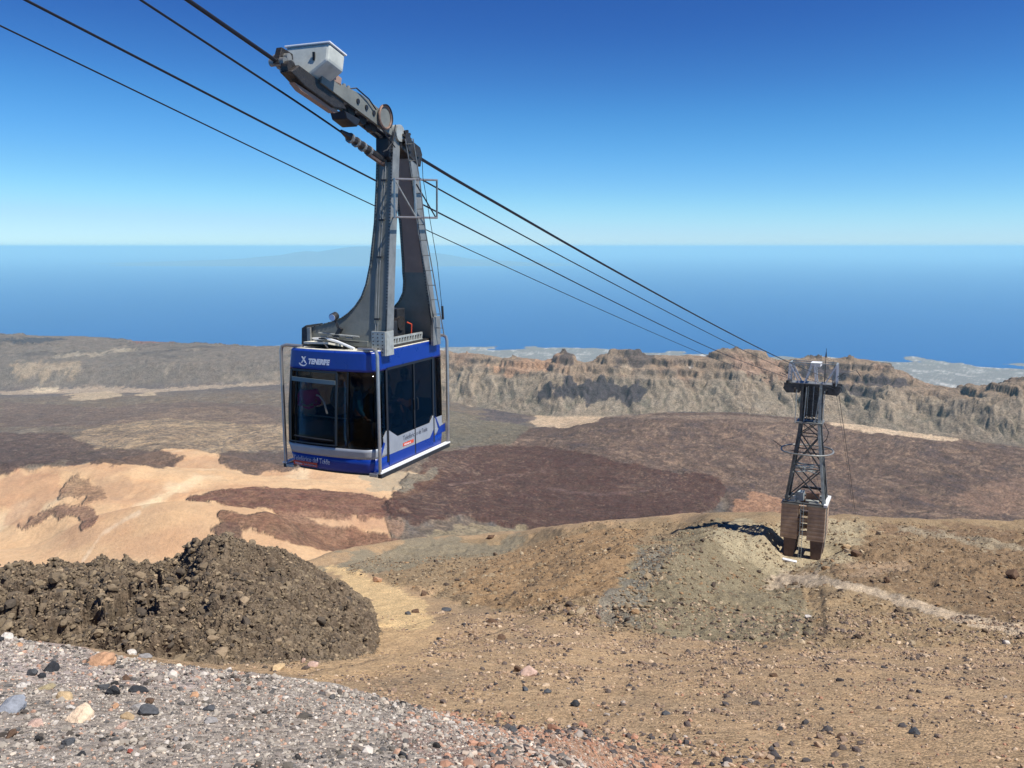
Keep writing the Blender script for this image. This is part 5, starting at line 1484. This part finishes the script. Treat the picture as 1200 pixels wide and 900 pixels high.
# horizontal star bracing inside and the machinery filling the neck
for z_ in (11.6, 12.4):
    for a, b_ in (((-1, -1), (1, 1)), ((1, -1), (-1, 1))): brace(leg_at(*a, z_), leg_at(*b_, z_), 0.1, "tower_light")
for k in range(7):
    a = k * 2 * math.pi / 7; c = Vector((-0.8, GY / 2, 12.0))
    brace(c, c + Vector((1.3 * math.cos(a), 1.1 * math.sin(a), 0.25)), 0.08, "tower_light")
Tn().box(-1.35, 0.2, GY / 2 - 0.6, GY / 2 + 0.6, 19.2, 23.3).build("inner_shaft", M["tower"], tow)
for k in range(5):
    Tn().tube([(-1.75 + 0.35 * k, GY / 2 - 0.95 - 0.05 * (k % 2), 18.8), (-1.7 + 0.35 * k, GY / 2 - 0.98, 23.4)], 0.05, 6).build("conduit", M["dark"] if k % 2 else M["tower_light"], tow)
Tn().beam((-1.35, GY / 2 - 1.1, 18.4), (-1.2, GY / 2 - 1.2, 23.2), 0.12).build("ladder_rail", M["tower_light"], tow)
Tn().beam((0.05, GY / 2 - 1.1, 18.4), (0.55, GY / 2 - 1.2, 23.2), 0.12).build("ladder_rail", M["tower_light"], tow)
Tn().box(-2.35, 1.05, GY / 2 - 1.5, GY / 2 + 1.3, 18.35, 18.55).build("service_platform", M["galv"], tow)
for sx in (-2.4, 1.1):
    Tn().tube([(sx, GY / 2 - 1.55, 18.4), (sx, GY / 2 - 1.55, 22.9)], 0.05, 6).build("outer_post", M["tower_light"], tow)
# ring walkway
cx, cy, zr, ra, rb_ = -0.85, GY / 2, 14.5, 3.35, 2.5
Tn().tube([(cx + ra * math.cos(a), cy + ra * math.sin(a) * 1.0, zr + 0.05 * math.sin(3 * a)) for a in np.linspace(0, 2 * math.pi, 41)[:-1]], 0.11, 6, closed=True).build("ring_walkway", M["galv"], tow)
for a in (0.6, 2.3, 3.8, 5.4):
    brace((cx + ra * math.cos(a), cy + ra * math.sin(a), zr), (cx + 1.3 * math.cos(a), cy + 1.1 * math.sin(a), zr), 0.09)
Tn().tube([(cx - ra + 0.1, cy - 0.3, zr + 0.2), (cx - ra - 1.0, cy - 0.6, zr + 1.0)], 0.05, 6).build("stay_arm", M["tower"], tow)
Tn().tube([(1.0, GY / 2, 18.5), (1.75, GY / 2, 17.2), (1.55, GY / 2, 16.2), (0.95, GY / 2, 15.4)], 0.05, 6).build("cable_loop", M["dark"], tow)
# head: two arms with rope saddles, pale gantry frame above
Tn().box(-4.15, 3.0, GY / 2 - 1.0, GY / 2 - 0.75, 23.35, 23.65).build("cross_arm", M["tower"], tow)
Tn().box(-4.15, 3.0, GY / 2 + 0.75, GY / 2 + 1.0, 23.35, 23.65).build("cross_arm", M["tower"], tow)
Tn().box(-3.6, 2.4, GY / 2 - 1.1, GY / 2 + 1.1, 23.66, 23.74).build("head_walkway", M["galv"], tow)
for gx in (-3.5, 2.3):
    s = 1 if gx > 0 else -1
    # curved saddle under the rope
    pl = [(-2.6 + 5.2 * t, 24.0 - 0.17 * (-2.6 + 5.2 * t) - 0.07 * (-2.6 + 5.2 * t) ** 2 * 0.5) for t in np.linspace(0, 1, 9)]
    sd = Tn().prism([(GY / 2 + a, z_) for a, z_ in pl] + [(GY / 2 + a, z_ - 0.4) for a, z_ in pl[::-1]], "x", gx - 0.14, gx + 0.14).build("rope_saddle", M["grease"], tow)
    Tn().prism([(gx - s * 1.6, 23.3), (gx + s * 0.6, 23.35), (gx + s * 0.75, 22.9), (gx + s * 0.3, 22.3), (gx - s * 1.4, 22.4)], "y", GY / 2 - 0.9, GY / 2 - 0.7).build("sheave_bracket", M["tower"], tow)
    Tn().prism([(gx - s * 1.6, 23.3), (gx + s * 0.6, 23.35), (gx + s * 0.75, 22.9), (gx + s * 0.3, 22.3), (gx - s * 1.4, 22.4)], "y", GY / 2 + 0.7, GY / 2 + 0.9).build("sheave_bracket", M["tower"], tow)
    for k in range(4):
        y_ = GY / 2 - 1.8 + 1.2 * k; a = Vector((gx - s * 0.9, y_, 22.9))
        Tn().cyl(a - Vector((0.08, 0, 0)), a + Vector((0.08, 0, 0)), 0.32, 12).build("sheave", M["grease"], tow, smooth=True)
    for y_ in (GY / 2 - 1.0, GY / 2 + 1.0):
        brace((gx + s * 0.1, y_, 23.6), (gx + s * 0.05, y_, 26.4), 0.16, "white")
        brace((gx - s * 0.35, y_, 23.6), (gx - s * 0.3, y_, 26.0), 0.11, "tower_light")
        brace((gx + s * 0.05, y_, 26.3), (gx - s * 1.35, y_, 23.7), 0.15, "white")
        brace((gx + s * 0.3, y_, 24.6), (gx + s * 1.0, y_, 24.9), 0.07, "tower")
    brace((gx, GY / 2 - 1.0, 26.4), (gx, GY / 2 + 1.0, 26.4), 0.12, "tower_light")
for y_ in (GY / 2 - 1.0, GY / 2 + 1.0):
    brace((-3.5, y_, 26.45), (2.3, y_, 26.45), 0.1, "tower_light")
    brace((-1.6, y_, 23.7), (-0.75, y_, 26.4), 0.16, "white"); brace((-0.1, y_, 23.7), (-0.45, y_, 26.4), 0.16, "white")
    brace((-3.5, y_, 26.4), (-0.6, y_, 26.0), 0.07, "tower_light")
Tn().box(-0.95, 0.35, GY / 2 - 0.9, GY / 2 + 0.9, 26.0, 26.5).build("gantry_hood", M["white"], tow, bevel=0.05)
Tn().tube([(0.85, GY / 2, 23.7), (0.86, GY / 2, 28.4)], [0.06, 0.03], 6).build("lightning_rod", M["dark"], tow)
Tn().cyl((0.86, GY / 2, 27.2), (0.86, GY / 2, 27.9), 0.12, 8, 0.05).build("rod_tip", M["dark"], tow)
Tn().tube([(2.3, GY / 2, 24.6), (3.2, GY / 2, 25.2), (4.6, GY / 2 + 1, 25.6), (5.2, GY / 2 + 1, 24.8)], 0.05, 6).build("cable_loop", M["dark"], tow)
Tn().tube([(-3.5, GY / 2, 24.6), (-4.2, GY / 2, 25.2), (-3.9, GY / 2 + 1, 25.7)], 0.05, 6).build("cable_loop", M["dark"], tow)
# ladder between the front piers
for x_ in (-0.95, -0.6):
    Tn().tube([(x_, -0.25, -0.4), (x_, -0.1, 7.6)], 0.035, 6).build("ladder_rail", M["tower_light"], tow)
for k in range(20):
    Tn().tube([(-0.95, -0.24 + 0.007 * k, 0.2 + 0.37 * k), (-0.6, -0.24 + 0.007 * k, 0.2 + 0.37 * k)], 0.022, 5).build("rung", M["tower_light"], tow)
Tn().tube([(2.26, 0.2, 7.5), (2.26, 0.2, 2.0)], 0.05, 6).build("drain_pipe", M["galv_light"], tow)
# pale slab lying on the ground in front of the piers
sl = MB(); sl.box(-0.9, 0.9, -0.3, 0.3, 0, 0.22); slab = sl.build("concrete_slab", M["sign_white"], bevel=0.02)
pp = P(925, 659, 106.5); slab.location = (pp.x, pp.y, float(near.height(np.array([pp.x]), np.array([pp.y]))[0]) + 0.02)
slab.rotation_euler = (0.05, 0.12, -0.35)
tag(slab, "white concrete slab lying on the ground at the left foot of the tower", "slab")

# ------------------------------------------------------------------ ropes
def on_plane(px, py, Q, D):
    """point of the sight line that lies above the plan line through Q along D"""
    r = Vector(ray(px, py)); n = Vector((D.y, -D.x, 0))
    return r * (Q.dot(n) / r.dot(n))
def rope(name, Q, pts, end, beyond, rad, label, cat, ext=True):
    D = TY
    raw = [on_plane(x, y, Q, D) for x, y in pts] + end
    s = [(p - Q).dot(D) for p in raw]
    o_ = sorted(zip(s, [p.z for p in raw]))
    ss = np.array([a for a, _ in o_]); zz = np.array([b_ for _, b_ in o_])
    out = [(ss[0] - 22, zz[0] + (zz[0] - zz[1]) / (ss[1] - ss[0]) * 22)]
    g = ss[0] + (ss[-1] - ss[0]) * np.linspace(0, 1, 60) ** 1.4
    zg_ = pchip(ss, zz, g)
    if not ext: out = []
    out += list(zip(g, zg_))
    e = out[-1]
    out += [(e[0] + a, e[1] - b_) for a, b_ in beyond]
    p = [(Q.x + D.x * a, Q.y + D.y * a, b_) for a, b_ in out]
    o = MB().tube(p, rad, 8).build(name, M["rope"], smooth=True)
    tag(o, label, cat, "ropes of the cable car line")
Q1 = Vector((A_.x, A_.y, 0)); S3 = TL + TX * -3.5 + TY * (GY / 2) + Vector((0, 0, 24.05)); S1b = TL + TX * 2.3 + TY * (GY / 2) + Vector((0, 0, 24.05))
Q1 = Vector((S1b.x, S1b.y, 0)) - TY * ((S1b - A_).dot(TY)); Q3 = Vector((S3.x, S3.y, 0)) - TY * ((S3 - A_).dot(TY))
down = [(2.5, 0.9), (30, 17), (80, 48), (160, 100), (300, 195)]
rope("track_rope", Q1, [(220, 0), (330, 76), (490, 184), (600, 248.5), (720, 317), (904, 415)], [S1b], down, 0.036, "thick black track rope the cable car rides on, uppermost of the four lines", "rope")
rope("track_rope", Q3, [(30, 0), (437, 210), (488, 236), (700, 344), (837, 410)], [S3], down, 0.03, "black track rope passing behind the hanger, third line down and second thickest", "rope")
H2 = TL + TX * 1.4 + TY * 0.6 + Vector((0, 0, 23.3)); H4 = TL + TX * -2.6 + TY * 0.6 + Vector((0, 0, 23.3))
rope("haul_rope", Q1 + TX * 0.0, [(165, 0), (400, 155)], [cabin_world(-0.2, 0.9, 6.25)] , [], 0.019, "thin black haul rope coming from upper left into the socket on the hanger", "rope")
rope("haul_rope", Q1 + TX * 0.02, [(488, 207), (600, 269), (720, 333), (868, 409)], [H2], down, 0.019, "thin black haul rope running from the hanger down to the tower, second line down", "rope", ext=False)
rope("haul_rope", Q3 + TX * 0.0, [(0, 30), (430, 237), (490, 265), (700, 361), (822, 414)], [H4], down, 0.018, "thinnest and lowest black haul rope, passing behind the hanger", "rope")

# ------------------------------------------------------------------ people riding in the cabin
def skin(name, verts, edges, mat, parent=None, sub=1, root=0):
    bm = bmesh.new(); lay = bm.verts.layers.skin.verify()
    vs = []
    for i, (p, r) in enumerate(verts):
        v = bm.verts.new(p); v[lay].radius = r if isinstance(r, tuple) else (r, r); v[lay].use_root = (i == root); vs.append(v)
    for a, b_ in edges: bm.edges.new((vs[a], vs[b_]))
    me = bpy.data.meshes.new(name); bm.to_mesh(me); bm.free()
    me.materials.append(mat)
    o = bpy.data.objects.new(name, me); col.objects.link(o)
    if parent: o.parent = parent
    m = o.modifiers.new("skin", "SKIN"); m.use_smooth_shade = True
    m2 = o.modifiers.new("sub", "SUBSURF"); m2.levels = sub; m2.render_levels = sub
    return o
def person(x, y, face, height, coat, trousers, hair, label, pose=0):
    k = height / 1.75
    root = empty("person", cabin_world(x, y, 0.162), -CAZ + face)
    tag(root, label, "person", "passengers inside the cabin")
    V = []; E = []
    def add(p, r, link=None):
        V.append((Vector(p) * k, r * k if not isinstance(r, tuple) else (r[0] * k, r[1] * k)))
        if link is not None: E.append((link, len(V) - 1))
        return len(V) - 1
    pel = add((0, 0, 0.95), (0.15, 0.11))
    wa = add((0, 0, 1.12), (0.135, 0.1), pel); ch = add((0, 0, 1.32), (0.16, 0.115), wa); nk = add((0, 0.0, 1.47), 0.06, ch)
    jw = add((0, -0.02, 1.57), 0.07, nk); hd = add((0, -0.012, 1.66), 0.088, jw); tp = add((0, 0.0, 1.73), 0.06, hd)
    arms = {}
    for s in (-1, 1):
        sh = add((s * 0.17, 0, 1.41), 0.06, ch)
        if pose == 1 and s == 1: el, wr = (s * 0.27, -0.08, 1.22), (s * 0.2, -0.25, 1.42)
        elif pose == 2: el, wr = (s * 0.24, -0.05, 1.14), (s * 0.1, -0.27, 1.15)
        else: el, wr = (s * 0.25, 0.02, 1.13), (s * 0.24, -0.12, 0.92)
        e = add(el, 0.042, sh); w = add(wr, 0.028, e)
        d = (Vector(wr) - Vector(el)).normalized(); side = d.cross(Vector((0, 0, 1))).normalized()
        if side.length < 0.5: side = Vector((1, 0, 0))
        palm = add(Vector(wr) + d * 0.06, (0.034, 0.018), w)
        for f in range(4):
            b0 = Vector(wr) + d * 0.10 + side * (f - 1.5) * 0.018
            f1 = add(b0, 0.009, palm); f2 = add(b0 + d * 0.03 - Vector((0, 0, 0.008)), 0.008, f1); add(b0 + d * (0.05 + 0.006 * (1.5 - abs(f - 1.2))) - Vector((0, 0, 0.025)), 0.007, f2)
        t1 = add(Vector(wr) + d * 0.045 + side * 0.035, 0.01, palm); add(Vector(wr) + d * 0.075 + side * 0.05, 0.008, t1)
        arms[s] = (sh, e, w)
    for s in (-1, 1):
        hp = add((s * 0.09, 0, 0.9), 0.085, pel); kn = add((s * 0.1, -0.02, 0.5), 0.055, hp); an = add((s * 0.1, 0.02, 0.09), 0.038, kn); add((s * 0.11, -0.14, 0.035), 0.035, an)
    skin("body", V, E, M["skin"], root)
    cm = new_mat("jacket_cloth", coat, 0.85, var=0.25, vscale=6); tm = new_mat("trouser_cloth", trousers, 0.9, var=0.2, vscale=6); hm = new_mat("hair", hair, 0.7)
    J = [(V[pel][0], (0.17 * k, 0.13 * k)), (V[wa][0], (0.155 * k, 0.12 * k)), (V[ch][0], (0.18 * k, 0.135 * k)), (V[nk][0] - Vector((0, 0, 0.03 * k)), 0.075 * k)]
    JE = [(0, 1), (1, 2), (2, 3)]
    for s in (-1, 1):
        n = len(J); J += [(V[arms[s][0]][0], 0.078 * k), (V[arms[s][1]][0], 0.058 * k), (V[arms[s][2]][0], 0.042 * k)]
        JE += [(2, n), (n, n + 1), (n + 1, n + 2)]
    skin("jacket", J, JE, cm, root)
    T = [(Vector((0, 0, 0.96)) * k, (0.155 * k, 0.12 * k))]; TE = []
    for s in (-1, 1):
        n = len(T); T += [(Vector((s * 0.09, 0, 0.86)) * k, 0.1 * k), (Vector((s * 0.1, -0.02, 0.5)) * k, 0.07 * k), (Vector((s * 0.1, 0.02, 0.12)) * k, 0.055 * k)]
        TE += [(0, n), (n, n + 1), (n + 1, n + 2)]
    skin("trousers", T, TE, tm, root)
    hr = MB(); hr.sphere(Vector((0, 0.02, 1.675)) * k, 0.108 * k, 0.95, 1.05, 0.98); hr.sphere(Vector((0, 0.05, 1.6)) * k, 0.085 * k, 1.0, 0.8, 1.1)
    h = hr.build("hair", hm, root, smooth=True)
    nz = MB(); nz.loft([[(-0.012 * k, -0.09 * k, 1.6 * k), (0.012 * k, -0.09 * k, 1.6 * k), (0.0, -0.125 * k, 1.605 * k)], [(-0.006 * k, -0.09 * k, 1.65 * k), (0.006 * k, -0.09 * k, 1.65 * k), (0.0, -0.1 * k, 1.65 * k)]]); nz.build("nose", M["skin"], root, smooth=True)
    for s in (-1, 1):
        MB().sphere(Vector((s * 0.034, -0.094, 1.645)) * k, 0.012 * k).build("eye", M["black"], root, smooth=True)
        MB().sphere(Vector((s * 0.092, 0.0, 1.625)) * k, 0.026 * k, 0.4, 0.8, 1.1).build("ear", M["skin"], root, smooth=True)
    MB().box(-0.028 * k, 0.028 * k, -0.1 * k, -0.085 * k, 1.568 * k, 1.578 * k).build("mouth", new_mat("lips", (0.35, 0.12, 0.1), 0.6), root)
    for s in (-1, 1):
        MB().sphere(Vector((s * 0.11, -0.06, 0.045)) * k, 0.06 * k, 0.85, 2.1, 0.75).build("shoe", M["black"], root, smooth=True)
    return root
person(-1.86, 0.36, 0.5, 1.66, (0.75, 0.02, 0.25), (0.04, 0.04, 0.05), (0.05, 0.03, 0.02), "person in a magenta jacket behind the front window of the cabin", 2)
person(-1.22, 0.62, 3.0, 1.72, (0.22, 0.21, 0.2), (0.08, 0.08, 0.09), (0.42, 0.4, 0.37), "grey haired person in grey clothes at the middle of the front window", 0)
person(-0.62, 0.34, 2.2, 1.74, (0.04, 0.42, 0.8), (0.05, 0.05, 0.06), (0.04, 0.03, 0.02), "person in a bright blue jacket at the rounded front corner of the cabin", 1)
person(-0.42, 1.15, 1.9, 1.7, (0.025, 0.035, 0.09), (0.1, 0.1, 0.11), (0.09, 0.06, 0.04), "person in dark navy clothes behind the glass of the first door", 2)
person(-0.45, 2.02, 1.2, 1.68, (0.05, 0.09, 0.2), (0.06, 0.06, 0.07), (0.03, 0.025, 0.02), "person in a blue grey top behind the glass of the second door", 1)

# ------------------------------------------------------------------ stones one can tell apart
WHITE, ORANGE, BLACK, CHAR = (0.58, 0.53, 0.46), (0.48, 0.28, 0.16), (0.04, 0.042, 0.045), (0.085, 0.088, 0.092)
TAN, CREAM, PINK, RED, GREY, BLUEG, BROWN, OLIVE, YEL = (0.42, 0.3, 0.17), (0.68, 0.52, 0.36), (0.52, 0.36, 0.28), (0.36, 0.1, 0.07), (0.3, 0.28, 0.26), (0.25, 0.265, 0.29), (0.13, 0.08, 0.05), (0.33, 0.27, 0.16), (0.5, 0.36, 0.2)
STONES = [  # photo column, row, width in photo pixels, flatness, colour, label
 (9,749,15,0.9,WHITE,"white stone at the left edge of the frame, at the top of the gravel"),
 (1,752,10,0.9,BLACK,"small black stone touching the white stone at the far left"),
 (22,757,12,0.6,ORANGE,"small orange stone just right of the white stone at the far left"),
 (118,780,36,0.5,ORANGE,"large flat orange rock on the grey gravel below the lava mound"),
 (60,787,23,0.75,BLACK,"black rounded rock, largest of the black trio on the left gravel"),
 (38,792,16,0.75,CHAR,"dark grey rock, leftmost of the black trio on the left gravel"),
 (49,795,13,0.7,BLACK,"small black rock at the front of the black trio on the left gravel"),
 (26,807,15,0.6,WHITE,"whitish stone on the gravel in front of the black trio"),
 (54,808,22,0.4,OLIVE,"flat olive tan slab lying in the gravel below the black trio"),
 (76,819,24,0.45,YEL,"yellow tan flat stone beside a white chip on the left gravel"),
 (83,832,11,0.9,WHITE,"upright white chip of stone just above the big cream slab"),
 (96,844,42,0.3,CREAM,"largest pale cream slab lying on the left gravel"),
 (42,851,24,0.4,PINK,"pale pink slab left of the big cream slab"),
 (11,834,36,0.6,BLUEG,"blue grey boulder cut by the left edge of the frame"),
 (133,814,18,0.9,BLACK,"black angular rock, tallest in the middle cluster on the gravel"),
 (121,808,14,0.9,CHAR,"dark rock leaning left of the tall black angular rock"),
 (148,796,13,0.8,BROWN,"dark brown rock right below the large flat orange rock"),
 (161,811,22,0.4,BLACK,"flat black slab of stone right of the tall black angular rock"),
 (135,831,10,1.0,ORANGE,"salmon stone standing below the tall black angular rock"),
 (174,837,25,0.7,CHAR,"large charcoal rock with a smooth flat face on the left gravel"),
 (159,832,14,0.8,GREY,"grey stone touching the left side of the large charcoal rock"),
 (150,842,20,0.5,TAN,"tan stone left of the large charcoal rock"),
 (143,853,18,0.6,PINK,"pinkish grey rounded stone below the tan stone"),
 (175,825,16,0.6,BROWN,"dark brown stone just above the large charcoal rock"),
 (245,833,17,0.6,CHAR,"lone charcoal rock on the gravel right of the large charcoal rock"),
 (247,847,21,0.4,GREY,"flat dark grey stone just below the lone charcoal rock"),
 (171,771,18,0.5,GREY,"grey rock at the gravel edge under the lava mound"),
 (156,767,14,0.7,WHITE,"pale rock at the gravel edge left of a grey rock"),
 (228,817,13,0.7,ORANGE,"small pink orange stone on the open gravel above the lone charcoal rock"),
 (153,884,9,0.9,RED,"small red stone near the bottom of the left gravel"),
 (12,864,20,0.5,BROWN,"brown stone with dark hollow at the lower left edge"),
 (80,872,21,0.5,CHAR,"dark ragged stone below the big cream slab"),
 (95,886,11,0.8,BLACK,"small black stone at the bottom left of the gravel"),
 (206,868,10,0.7,GREY,"grey stone lying alone low on the gravel"),
 (300,873,13,0.6,WHITE,"whitish chip low on the gravel, left of a black wedge stone"),
 (472,887,14,0.8,BLACK,"black wedge shaped stone near the bottom of the frame on the gravel"),
 (440,846,10,0.6,WHITE,"white chip near the right edge of the grey gravel"),
 (325,785,20,0.6,YEL,"yellow orange boulder at the foot of the lava mound"),
 (348,773,13,0.7,ORANGE,"reddish boulder just right of the yellow orange boulder"),
 (367,781,15,0.6,PINK,"pale boulder right of the reddish one at the foot of the mound"),
 (356,777,8,1.0,PINK,"narrow pink stone between the reddish and the pale boulder"),
 (442,682,13,0.7,ORANGE,"orange rock in the yellow sand channel right of the mound"),
 (496,698,10,0.9,BROWN,"round dark brown rock at the right edge of the sand channel"),
 (523,716,14,0.5,CHAR,"flat charcoal rock on the sand below the round dark brown rock"),
 (487,718,10,0.7,BROWN,"brown rock left of the flat charcoal rock on the sand"),
 (478,721,9,0.6,CHAR,"small dark rock left of a brown rock on the sand"),
 (576,730,15,0.5,BROWN,"brown knobbly rock on the tan slope left of centre"),
 (587,749,13,0.5,BROWN,"low brown rock below the brown knobbly rock"),
 (515,750,10,0.6,CHAR,"bluish dark stone on the pale sand near the channel mouth"),
 (620,792,24,0.75,PINK,"large pinkish tan boulder alone on the tan slope"),
 (607,787,14,0.8,BROWN,"dark stone touching the left of the large pinkish boulder"),
 (641,812,11,0.7,CHAR,"dark stone below and right of the large pinkish boulder"),
 (615,810,10,0.7,CHAR,"dark stone right below the large pinkish boulder"),
 (600,858,14,0.8,CHAR,"dark greenish rock at the edge of the pink gravel"),
 (674,828,14,0.8,BLACK,"black stone in the cluster above the pink gravel"),
 (780,838,12,0.6,CHAR,"dark stone pair member on the pink orange slope"),
 (914,856,9,0.7,BLACK,"black pebble standing apart on the lower right slope"),
 (985,866,13,0.6,BROWN,"brown stone near the bottom right of centre"),
 (1072,861,18,0.5,CHAR,"flat charcoal stone low on the right slope"),
 (1003,653,16,0.8,BROWN,"dark brown boulder on the knoll right of the tower"),
 (992,645,12,0.8,TAN,"tan boulder up against the dark one right of the tower"),
 (1039,682,10,0.9,BROWN,"brown rock on the slope above the path"),
 (1187,674,18,0.7,BROWN,"brown boulder at the right edge above the path"),
 (1179,755,9,0.8,WHITE,"white stone at the right end below the path"),
 (947,725,9,0.8,WHITE,"whitish stone in the gully below the tower"),
 (906,794,10,0.8,BROWN,"dark stone on the open slope below the knoll"),
 (574,632,12,0.7,BROWN,"dark rock on the crest left of the knoll"),
]
def ray_ground(px, py):
    r = ray(px, py); j = int(np.argmin(np.abs(near.u - r[0] / r[1])))
    rat = -near.Z[:, j] / near.Y; h = np.nonzero(rat <= -r[2] / r[1])[0]
    Yh = near.Y[h[0]] if len(h) else 100.0
    return r[0] / r[1] * Yh, Yh
for i, (px, py, wpx, flat, c, lab) in enumerate(STONES):
    gx_, gy_ = ray_ground(px, py)
    if 300 < px < 380 and py < 790: gx_, gy_ = ray_ground(px, py + 0)
    rad = wpx / 2 / 1000 * gy_ * 1.05
    bm = rock_bm(40 + i * 3, 3, 0.34, (1, 0.8, max(0.45, flat)))
    me = bpy.data.meshes.new("rock"); bm.to_mesh(me); bm.free()
    m = bpy.data.materials.get("rock_%.2f_%.2f" % (c[0], c[2])) or new_mat("rock_%.2f_%.2f" % (c[0], c[2]), c, 0.9, var=0.35, vscale=2.5, bump=0.6, bscale=8, spec=0.2)
    me.materials.append(m)
    name = "boulder" if "boulder" in lab else "rock" if " rock" in lab else "slab" if "slab" in lab else "stone"
    o = bpy.data.objects.new(name, me); col.objects.link(o)
    o.scale = (rad, rad, rad); o.rotation_euler = (0.15 * math.sin(i), 0.2 * math.cos(i * 2), i * 1.3)
    gz = float(near.height(np.array([gx_]), np.array([gy_]))[0])
    o.location = (gx_, gy_, gz + rad * flat * 0.3)
    tag(o, lab, {"boulder": "boulder", "rock": "rock", "slab": "stone slab", "stone": "stone"}[name], "rocks lying on the slope")
